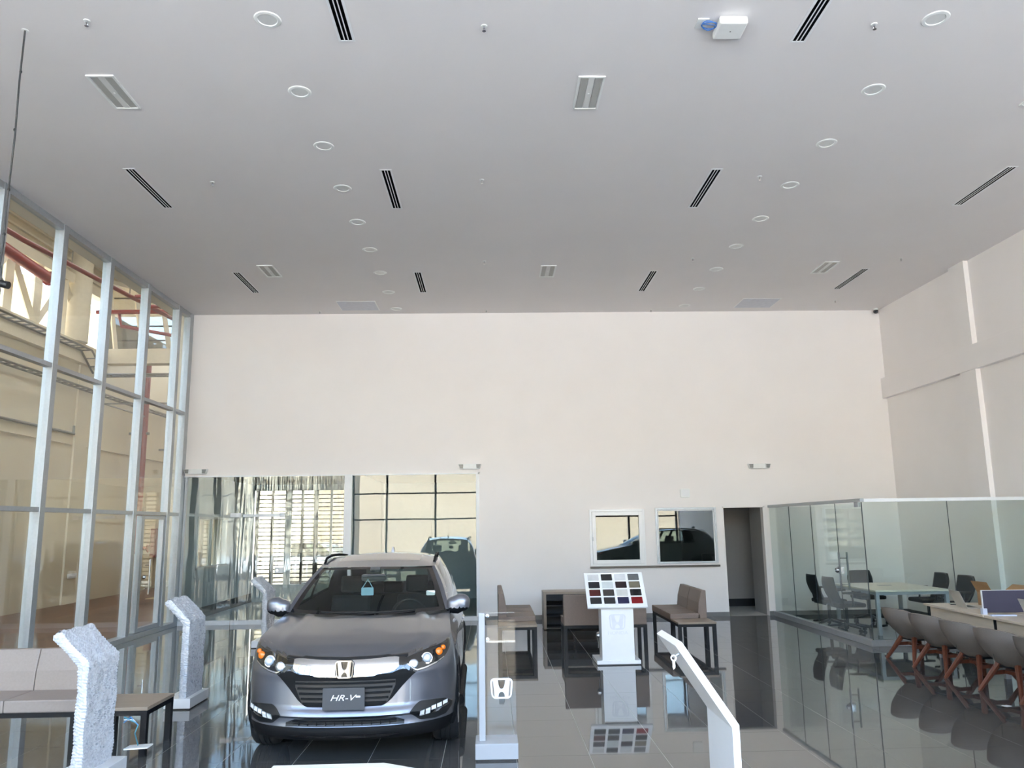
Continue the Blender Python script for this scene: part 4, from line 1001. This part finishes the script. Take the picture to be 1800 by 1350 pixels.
def make_desk_items():
    z = .702
    t = thing('desk_divider', 'dark plum fabric divider panel standing on the sales desk', 'divider', (5.86, 9.68, z), math.radians(-3))
    B((0, -.015, .02), (1.15, .015, .275)).build('panel', mat('plum_fabric', (70, 66, 82), .8, vary=.08, scale=200), t)
    MB().box((-.008, -.012, 0), (0, .012, .28)).box((-.008, -.012, .275), (1.16, .012, .28)).build('edge_trim', M_ALUW, t)
    B((-.02, -.03, 0), (.03, .03, .07)).build('clamp', mat('pale_clamp', (205, 210, 226), .3), t)
    def laptop(loc, rz, lab):
        t = thing('laptop', lab, 'laptop', loc, rz, 'laptops on the sales desk')
        al = mat('laptop_silver', (196, 194, 188), .35, .4)
        B((0, -.16, 0), (.23, .16, .014)).build('base', al, t, bevel=.003); B((.02, -.14, .014), (.13, .14, .016)).build('keyboard', M_BLACK, t)
        lid = B((-.006, -.16, 0), (.0, .16, .22)).build('lid', al, t, bevel=.002); lid.location = (.0, 0, .012); lid.rotation_euler = (0, math.radians(-22), 0)
        sc = B((0, -.148, .012), (.001, .148, .21)).build('screen', M_GLOSSBLACK, lid)
    laptop((6.06, 10.46, z), math.radians(-8), 'open silver laptop on the sales desk beside the cardboard box')
    laptop((6.12, 9.12, z), math.radians(2), 'open silver laptop in front of the plum divider')
    t = thing('cardboard_box', 'open cardboard box with foil lining on the sales desk', 'box', (6.66, 10.62, z), math.radians(4))
    cb = mat('cardboard', (164, 128, 90), .8, vary=.08)
    for a, b in (((-.19, -.16, 0), (.19, -.155, .17)), ((-.19, .155, 0), (.19, .16, .17)), ((-.19, -.155, 0), (-.185, .155, .17)), ((.185, -.155, 0), (.19, .155, .17))): B(a, b).build('side', cb, t)
    B((-.004, -.155, 0), (0, .155, .16)).build('flap', cb, t, loc=(-.19, 0, .17), rot=(0, math.radians(-28), 0)); B((0, -.155, 0), (.004, .155, .16)).build('flap', cb, t, loc=(.19, 0, .17), rot=(0, math.radians(58), 0))
    fo = mat('crumpled_foil', (214, 204, 200), .2, .9, bump=.9, bscale=40)
    P = [[(-.18+.36*i/10, -.15+.30*k/14, .150+random.uniform(-.015, .02)) for k in range(15)] for i in range(11)]
    MB().grid(P).build('foil', fo, t)
    t = thing('paper_stack', 'small stack of white papers on the sales desk behind the laptop', 'paper', (6.42, 10.30, z), .2)
    for k in range(3): B((-.1, -.15, .003*k), (.1, .15, .003*k+.0025)).build('sheet', M_WHITEPL, t, rot=(0, 0, .06*k))
    tag(B((-.14, -.03, 0), (.14, .03, .014)).build('ruler_tray', mat('pale_blue_plastic', (196, 206, 228), .3), loc=(5.98, 9.50, z), rot=(0, 0, -.1)), 'pale blue plastic strip lying before the plum divider', 'tray')
    t = thing('cable_bundle', 'tangle of black cables on the sales desk edge', 'cables', (5.98, 8.72, z))
    for k in range(4):
        rn = random.Random(k); pts = [(rn.uniform(-.12, .12), -.25+.07*i, .01+.018*abs(math.sin(i*1.3+k))) for i in range(8)]
        MB().tube(pts, .007, 6).build('cable', M_BLACK, t, smooth=True)
    tag(MB().prism(rrect(.16, .075, .01), 'z', 0, .01).build('phone', M_GLOSSBLACK, loc=(6.16, 10.85, z), rot=(0, 0, 1.2)), 'black phone lying flat near the far end of the sales desk', 'phone')
make_desk_items()
def make_tub_chair():
    t = thing('tub_chair', '', 'chair', group='taupe tub chairs at the sales desk')
    fab = mat('taupe_upholstery', (120, 111, 104), .8, vary=.06, scale=150, bump=.1, bscale=300)
    wood = mat('walnut_leg', (104, 56, 38), .4, vary=.2, scale=8, stretch=(6, 6, 1))
    # shell: a bucket open to the front (+y); swept around
    P = []; A0, A1 = math.radians(-28), math.radians(208); NA = 28
    for i in range(NA+1):
        a = A0+(A1-A0)*i/NA; c, s = math.cos(a), math.sin(a); row = []
        back = max(0, s)
        top = ip(back, [0, .3, .7, 1], [.50, .56, .66, .685])
        for j in range(11):
            v = j/10; z = .275+(top-.275)*v
            r = (.11+.215*math.sin(min(1, v*1.15)*math.pi/2)**.8)*(1+.04*back*v)
            row.append((r*c*1.02, -r*s*1.02-.02-.05*back*v, z))
        P.append(row)
    sh = MB().grid(P); Q = [[(p[0]*.88, p[1]*.88+.004, p[2]+(.012 if j < 10 else 0)) for j, p in enumerate(r)] for r in P]
    sh.grid(Q, True); sh.grid([[P[i][10], Q[i][10]] for i in range(NA+1)]); sh.grid([[P[0][j], Q[0][j]] for j in range(11)]); sh.grid([[P[NA][j], Q[NA][j]] for j in range(11)])
    sho = sh.build('shell', fab, t, smooth=True, weld=True)
    MB().lathe([(.001, .275), (.11, .275), (.19, .31), (.23, .35), (.245, .40), (.20, .42), (.001, .42)], 28).build('seat_pan', fab, t, smooth=True)
    B((-.20, -.17, .40), (.20, .22, .45)).build('cushion', fab, t, bevel=.035, smooth=True)
    MB().tube([(0, -.30, .46), (0, -.295, .29)], .003, 5).build('seam', mat('seam_thread', (104, 96, 88), .8), sho)
    for sx in (-1, 1):
        for sy in (-1, 1):
            MB().tube([(sx*.12, sy*.12, .30), (sx*.27, sy*.27, 0)], [.034, .021], 8).build('leg', wood, t, smooth=True)
        B((sx*.175-.014, -.17, .175), (sx*.175+.014, .17, .215)).build('stretcher', wood, t)
    B((-.175, -.014, .177), (.175, .014, .213)).build('stretcher', wood, t)
    MB().box((-.14, -.14, .265), (.14, .14, .285)).build('swivel_plate', M_BLACK, t)
    return t
def place_tub_chairs():
    p = make_tub_chair(); u = []
    for k, (y, lab) in enumerate([(10.82, 'taupe tub chair farthest along the sales desk, by the glass corner'), (10.11, 'second taupe tub chair from the glass corner'), (9.38, 'third taupe tub chair from the glass corner'), (8.70, 'fourth taupe tub chair from the glass corner'), (8.0, 'fifth tub chair from the glass corner, at the picture edge')]):
        place(p, u, (5.605-.012*k, y, 0), lab, math.radians(-80+3*(k % 2)))
place_tub_chairs()
tag(B((-.04, -.03, 0), (.04, .03, .001)).build('paper_scrap', M_WHITEPL, loc=(5.07, 8.17, .0005), rot=(0, 0, .4)), 'scrap of white paper on the floor before the tub chairs', 'paper')

# ------------------------------------------------------------------ upholstered benches
M_UPH = mat('brown_leatherette', (124, 108, 98), .5, vary=.05, scale=60)
M_UPHL = mat('mauve_leatherette', (150, 138, 131), .5, vary=.04, scale=60)
M_BTOP = mat('taupe_table_top', (150, 134, 118), .4, vary=.07, scale=4, stretch=(1, 6, 1))
def bench(name, label, loc, rz, L, table=None, seat_x0=0., m=M_UPH, nc=2):
    """bench along local x; seat faces -y, back at +y. table: (x0, x1) of the side table"""
    t = thing(name, label, 'bench', loc, rz, 'upholstered benches')
    dep = .56
    def legs(x0, x1):
        fr = MB().box((x0, 0, .32), (x1, .05, .36)).box((x0, dep-.05, .32), (x1, dep, .36)).box((x0, .05, .32), (x0+.05, dep-.05, .36)).box((x1-.05, .05, .32), (x1, dep-.05, .36))
        fr.build('frame', M_BLACKMET, t)
        for x in (x0, x1-.05):
            for y in (0, dep-.05): B((x, y, 0), (x+.05, y+.05, .32)).build('leg', M_BLACKMET, t)
    legs(seat_x0, seat_x0+L)
    w = L/nc
    for k in range(nc):
        B((seat_x0+w*k+.002, -.01, .36), (seat_x0+w*(k+1)-.002, dep-.10, .46)).build('seat_cushion', m, t, bevel=.012)
        o = MB().prism([(dep-.15, .36), (dep+.0, .36), (dep+.0, .80), (dep-.07, .80), (dep-.12, .62)], 'x', seat_x0+w*k+.002, seat_x0+w*(k+1)-.002).build('backrest', m, t, bevel=.012)
    if table:
        legs(*table); B((table[0]-.005, -.005, .36), (table[1]+.005, dep+.005, .388)).build('side_table_top', M_BTOP, t, bevel=.003)
    return t
# left foreground: faces the camera, side table at its right end
b = bench('waiting_bench', 'mauve padded bench with side table at the left edge', (-3.43, 7.03, 0), 0, 2.4, (.03, .555), -2.42, M_UPHL, 4)
# rear group of three around the display column
b = bench('waiting_bench', 'brown bench seen end on beside the rear glass opening', (.645, 12.03, 0), math.radians(90), 1.8, (.0, .5), .5, M_UPH, 3)
b.rotation_euler = (0, 0, math.radians(90)); b.location = (.64, 12.03, 0)
# mirrored bench: faces left
b = bench('waiting_bench', 'brown bench at the right with its seat facing left', (2.72, 13.9, 0), math.radians(-90), 1.42, (1.38, 1.86), -.05, M_UPH, 2)
b = bench('waiting_bench', 'brown bench seen from behind, half hidden by the colour display', (2.27, 12.66, 0), math.radians(180), 1.23, None, 0., M_UPH, 2)
def make_console():
    t = thing('low_console', 'low taupe console with dark shelves against the rear wall', 'console', (.895, 14.5, 0))
    MB().box((0, 0, .015), (.05, .5, .61)).box((1.55, 0, .015), (1.6, .5, .61)).box((0, 0, .61), (1.6, .5, .655)).build('carcass', M_BTOP, t, bevel=.003)
    B((.05, .40, .03), (1.55, .44, .61)).build('back_panel', M_BLACKMET, t)
    for z in (.03, .22, .40): B((.05, .04, z), (1.55, .42, z+.02)).build('shelf', M_BLACKMET, t)
    for k in range(1, 3): B((.05+.5*k, .03, .03), (.07+.5*k, .42, .61)).build('upright', M_BLACKMET, t)
    B((.05, .02, .5), (1.55, .035, .61)).build('drawer_front', M_BLACKMET, t)
make_console()

# ------------------------------------------------------------------ colour display column
def make_colour_stand():
    t = thing('colour_display', 'white display column with sixteen paint colour samples on a slanted board', 'display stand', (1.65, 10.87, 0))
    B((-.29, 0, .012), (.29, .52, .06)).build('base_plate', M_WHITE, t, bevel=.004); B((-.27, .02, 0), (.27, .5, .012)).build('base_foot', M_BLACK, t)
    col = B((-.215, .02, .06), (.215, .30, .80)).build('column', M_WHITE, t, bevel=.004)
    e = emblem_parts(.23, .20, .004).build('embossed_badge', mat('white_badge', (222, 224, 230), .3), col, bevel=.001, seg=1); e.location = (0.0, .02, .55)
    text_part('embossed_word', 'HONDA', .06, mat('white_badge', (222, 224, 230), .3), col, (0.0, .02, .405), (math.pi/2, 0, 0), .0025, sx=1.2)
    MB().lathe([(.03, 0), (.05, -.02), (.04, -.05), (.02, -.06)], 12, 'x', (-.215, .16, .36)).tube([(-.26, .16, .36), (-.245, .15, .25), (-.25, .15, .2)], .006, 6).build('sensor_clip', M_STEEL, col, smooth=True)
    # slanted board: local frame u right, v up the slope
    th = math.radians(50); c, s = math.cos(th), math.sin(th)
    bd = bpy.data.objects.new('board', MB().box((-.40, 0, -.03), (.40, .56, 0)).build('board', M_WHITE, None, bevel=.006).data)
    for o in [o for o in C.objects if o.name.startswith('board') and o.parent is None and o.data == bd.data]: bpy.data.objects.remove(o)
    C.objects.link(bd); bd.parent = t; bd.location = (0.0, -.06, .74); bd.rotation_euler = (th, 0, 0)
    cols = [[(214, 214, 214), (28, 28, 32), (222, 224, 226), (106, 108, 110)], [(20, 22, 34), (216, 222, 222), (38, 20, 24), (122, 116, 98)], [(84, 24, 24), (58, 54, 52), (212, 212, 208), (10, 11, 16)], [(28, 30, 34), (30, 32, 38), (24, 28, 70), (140, 18, 26)]]
    for r in range(4):
        for k in range(4):
            x = -.362+.183*k; v = .490-.124*r
            m = mat('paint_sample_%d%d' % (r, k), cols[r][k], .18, .1, coat=1.0)
            MB().prism(rrect(.150, .100, .008, cx=x+.0825, cz=v-.01), 'z', 0, .006).build('colour_sample', m, bd)
make_colour_stand()

# ------------------------------------------------------------------ information pylons (bent plates)
def pylon_profile(xv, zb, dx, dz, th):
    """bent plate section in x-z: upright at xv, leaning to -x above zb"""
    L = math.hypot(dx, dz); nx, nz = dz/L, -dx/L    # outward normal on the right side
    nx, nz = (dz/L, dx/L)
    o = [(xv, 0), (xv, zb), (xv-dx, zb+dz)]; i = [(xv-dx-th*dz/L, zb+dz-th*dx/L), (xv-th, zb-th*.35), (xv-th, 0)]
    return o+i
def bubble_sheet(prof, y0, y1, off, cell=.011, amp=.0068, seed=1):
    """padded wrap following the outline of the plate, pimpled all over"""
    rn = random.Random(seed)
    cx = sum(p[0] for p in prof)/len(prof)
    n = len(prof); out = []
    for k in range(n):
        a, b, c = Vector(prof[k-1]), Vector(prof[k]), Vector(prof[(k+1) % n])
        d1 = (b-a).normalized(); d2 = (c-b).normalized(); n1 = Vector((d1.y, -d1.x)); n2 = Vector((d2.y, -d2.x)); nn = (n1+n2).normalized()
        out.append(b+nn*off/max(.35, nn.dot(n1)))
    loop = []
    for k in range(n):
        if k == n-1: break
        a, b = out[k], out[(k+1) % n]; m_ = max(1, int((b-a).length/cell))
        d = (b-a).normalized()
        for q in range(m_): loop.append((a+(b-a)*q/m_, Vector((d.y, -d.x))))
    loop.append((out[-1], Vector((-1, 0))))
    ny = int((y1-y0)/cell); P = []
    for i, (p, nn) in enumerate(loop):
        row = []
        for k in range(ny+1):
            h = amp*(1 if (i+k) % 2 else 0)+rn.uniform(-.3, .6)*amp
            big = .006*math.sin(i*.21+seed)*math.sin(k*.33+seed*2)
            row.append((p.x+nn.x*(h+big), y0+(y1-y0)*k/ny, p.y+nn.y*(h+big)))
        P.append(row)
    return P
M_BUBBLE = mat('bubble_wrap', (188, 190, 195), .16, vary=.14, scale=55, spec=.8)
def make_pylon(name, label, loc, xv, zb, dx, dz, th, w, base, wrapped, group='information pylons', base_h=.11, seed=1):
    t = thing(name, label, 'display stand', loc, 0, group)
    prof = [(p[0], p[1]+base_h if p[1] == 0 else p[1]) for p in pylon_profile(xv, zb, dx, dz, th)]
    MB().prism(prof, 'y', .05, .05+w).build('bent_panel', M_WHITE, t, bevel=.004)
    if base:
        B((base[0], 0, .012), (base[1], base[2], base_h)).build('base', M_ALUW, t, bevel=.004); B((base[0]+.015, .015, 0), (base[1]-.015, base[2]-.015, .012)).build('base_foot', M_BLACK, t)
    if wrapped:
        P = bubble_sheet(prof, .035, .05+w+.015, .012, seed=seed)
        m = MB().grid(P)
        # padded front edge
        n = len(P); half = n//2
        F = [[(P[i][0][0]*(1-v)+P[n-1-i][0][0]*v, .035-.008*math.sin(math.pi*v)-random.uniform(0, .003), P[i][0][2]*(1-v)+P[n-1-i][0][2]*v) for v in (0, .25, .5, .75, 1)] for i in range(half)]
        m.grid(F)
        o = m.build('bubble_wrap', M_BUBBLE, t); o['kind'] = 'stuff'
    return t
make_pylon('information_pylon', 'bubble wrapped information pylon beside the left bench, in the foreground', (-3.02, 6.10, 0), .055, .875, .21, .215, .04, .44, (-.15, .17, .55), True, seed=2)
make_pylon('information_pylon', 'bubble wrapped information pylon in the middle distance left of the car', (-3.27, 8.74, 0), .055, .875, .21, .215, .04, .44, (-.14, .13, .56), True, seed=3)
make_pylon('information_pylon', 'bubble wrapped information pylon behind the car bonnet near the rear glass', (-3.62, 12.95, 0), .055, .835, .21, .215, .04, .44, (-.14, .13, .56), True, seed=4)
p4 = make_pylon('information_pylon', 'glossy white unwrapped information pylon in the right foreground', (1.134, 3.95, 0), .04, .872, .259, .389, .036, .46, (-.15, .15, .56), False)
kr = thing('key_ring', 'ring with keys hanging under the white pylon edge', 'keys', (.905, 4.03, 1.19))
ring = [(-.035+.016*math.cos(a), 0, .016*math.sin(a)-.012) for a in [2*math.pi*i/18 for i in range(19)]]
kr.scale = (.75, .75, .75)
MB().tube(ring, .005, 6, False).build('ring', M_WHITE, kr, smooth=True); MB().tube([(-.022, 0, 0), (.0, 0, .012)], .008, 8).build('clip', M_STEEL, kr, smooth=True)
MB().prism([(-.044, -.03), (-.03, -.03), (-.032, -.075), (-.038, -.085), (-.044, -.07)], 'y', -.002, .002).build('key', M_STEEL, kr); MB().prism([(-.038, -.03), (-.026, -.03), (-.025, -.07), (-.03, -.08)], 'y', .004, .007).build('key', M_STEEL, kr)
# cable with a plate dangling from the near wrapped pylon
t = thing('loose_cable', 'loose blue and white wires with a small white plate behind the wrapped pylon', 'cable', (-2.93, 6.62, 0))
for k, (rgb) in enumerate([(60, 130, 190), (220, 226, 230), (70, 150, 170)]):
    MB().tube([(.05, 0, .36+.02*k), (.10+.02*k, 0, .40-.02*k), (.16, 0, .34), (.14, 0, .28), (.17, .0, .19)], .005, 6).build('wire', mat('wire_%d' % k, rgb, .4), t, smooth=True)
B((.09, -.05, .165), (.27, .06, .175)).build('plate', M_WHITEPL, t, rot=(.0, -.05, 0))

# ------------------------------------------------------------------ slim stand with clear acrylic sheet
M_PALE = mat('pale_grey_lacquer', (172, 176, 182), .3, vary=.01)
def make_acrylic_stand():
    t = thing('acrylic_stand', 'slim white post stand with clear acrylic sheet and white badge', 'display stand', (.015, 6.68, 0))
    ac = glass('clear_acrylic', (.99, .99, .99), .02)
    B((-.165, 0, .012), (.175, .28, .13)).build('base', M_PALE, t, bevel=.005); B((-.15, .012, 0), (.16, .27, .012)).build('base_foot', M_BLACK, t)
    B((-.134, .09, .13), (-.084, .15, 1.12)).build('post', M_PALE, t, bevel=.003)
    B((-.084, .115, .13), (.165, .121, 1.0)).build('acrylic_sheet', ac, t)
    pk = B((-.075, .095, .90), (.162, .099, 1.125)).build('leaflet_pocket', ac, t)
    B((-.075, .03, .893), (.165, .10, .902)).build('pocket_shelf', glass('acrylic_edge', (.9, .92, .93), .12), pk, bevel=.002)
    for z in (.915, 1.10): MB().lathe([(.014, 0), (.014, -.02), (.001, -.022)], 12, 'y', (-.062, .09, z)).build('stud', M_STEEL, t, smooth=True)
    e = emblem_parts(.19, .16, .003).build('badge', M_WHITE, t); e.location = (.048, .114, .525)
make_acrylic_stand()
# ------------------------------------------------------------------ low white plinth just below the frame
t = thing('display_plinth', 'white topped display plinth at the bottom edge before the car', 'plinth', (-.42, 3.0, 0))
out = [(-.42, .245), (.0, .25), (.36, .03), (.36, -.55), (-.42, -.55)]
MB().prism([(p[0]*.94, p[1]*.94-.01) for p in out], 'z', 0, .91).build('body', M_WHITE, t, bevel=.004)
MB().prism(out, 'z', .91, .945).build('rim', mat('pale_stone_rim', (226, 222, 214), .4), t, bevel=.004)
MB().prism([(p[0]*.86, p[1]*.8-.02) for p in out], 'z', .945, .952).build('inlay', M_WHITE, t)
# ------------------------------------------------------------------ second car, right of the camera, mirrored in the office windows
M_DARKPAINT = mat('plain_grey_paint', (112, 118, 118), .3, .4, vary=.03, scale=900, coat=1.0)
CAR2 = copy_tree(CAR); CAR2['label'] = 'grey SUV parked side on right of the camera, mirrored in the office windows'
for o in [CAR2]+list(CAR2.children_recursive):
    if o.type == 'MESH' and o.data.materials and o.data.materials[0] == M_PAINT:
        o.data = o.data.copy(); o.data.materials[0] = M_DARKPAINT
CAR2.location = (3.3, 4.3, 0); CAR2.rotation_euler = (0, 0, math.radians(-90)); CAR2.scale = (1.07, 1.07, 1.07)

M_WHITEPAINT = mat('white_metallic_paint', (225, 227, 230), .3, .0, vary=.02, coat=1.0)
CAR3 = copy_tree(CAR); CAR3['label'] = 'white SUV parked outside, seen through the barred rear windows'
for o in [CAR3]+list(CAR3.children_recursive):
    if o.type == 'MESH' and o.data.materials and o.data.materials[0] == M_PAINT:
        o.data = o.data.copy(); o.data.materials[0] = M_WHITEPAINT
CAR3.location = (-9.6, 27.5, -.12); CAR3.rotation_euler = (0, 0, math.radians(75)); CAR3.location = (-3.2, 25.5, -.12)
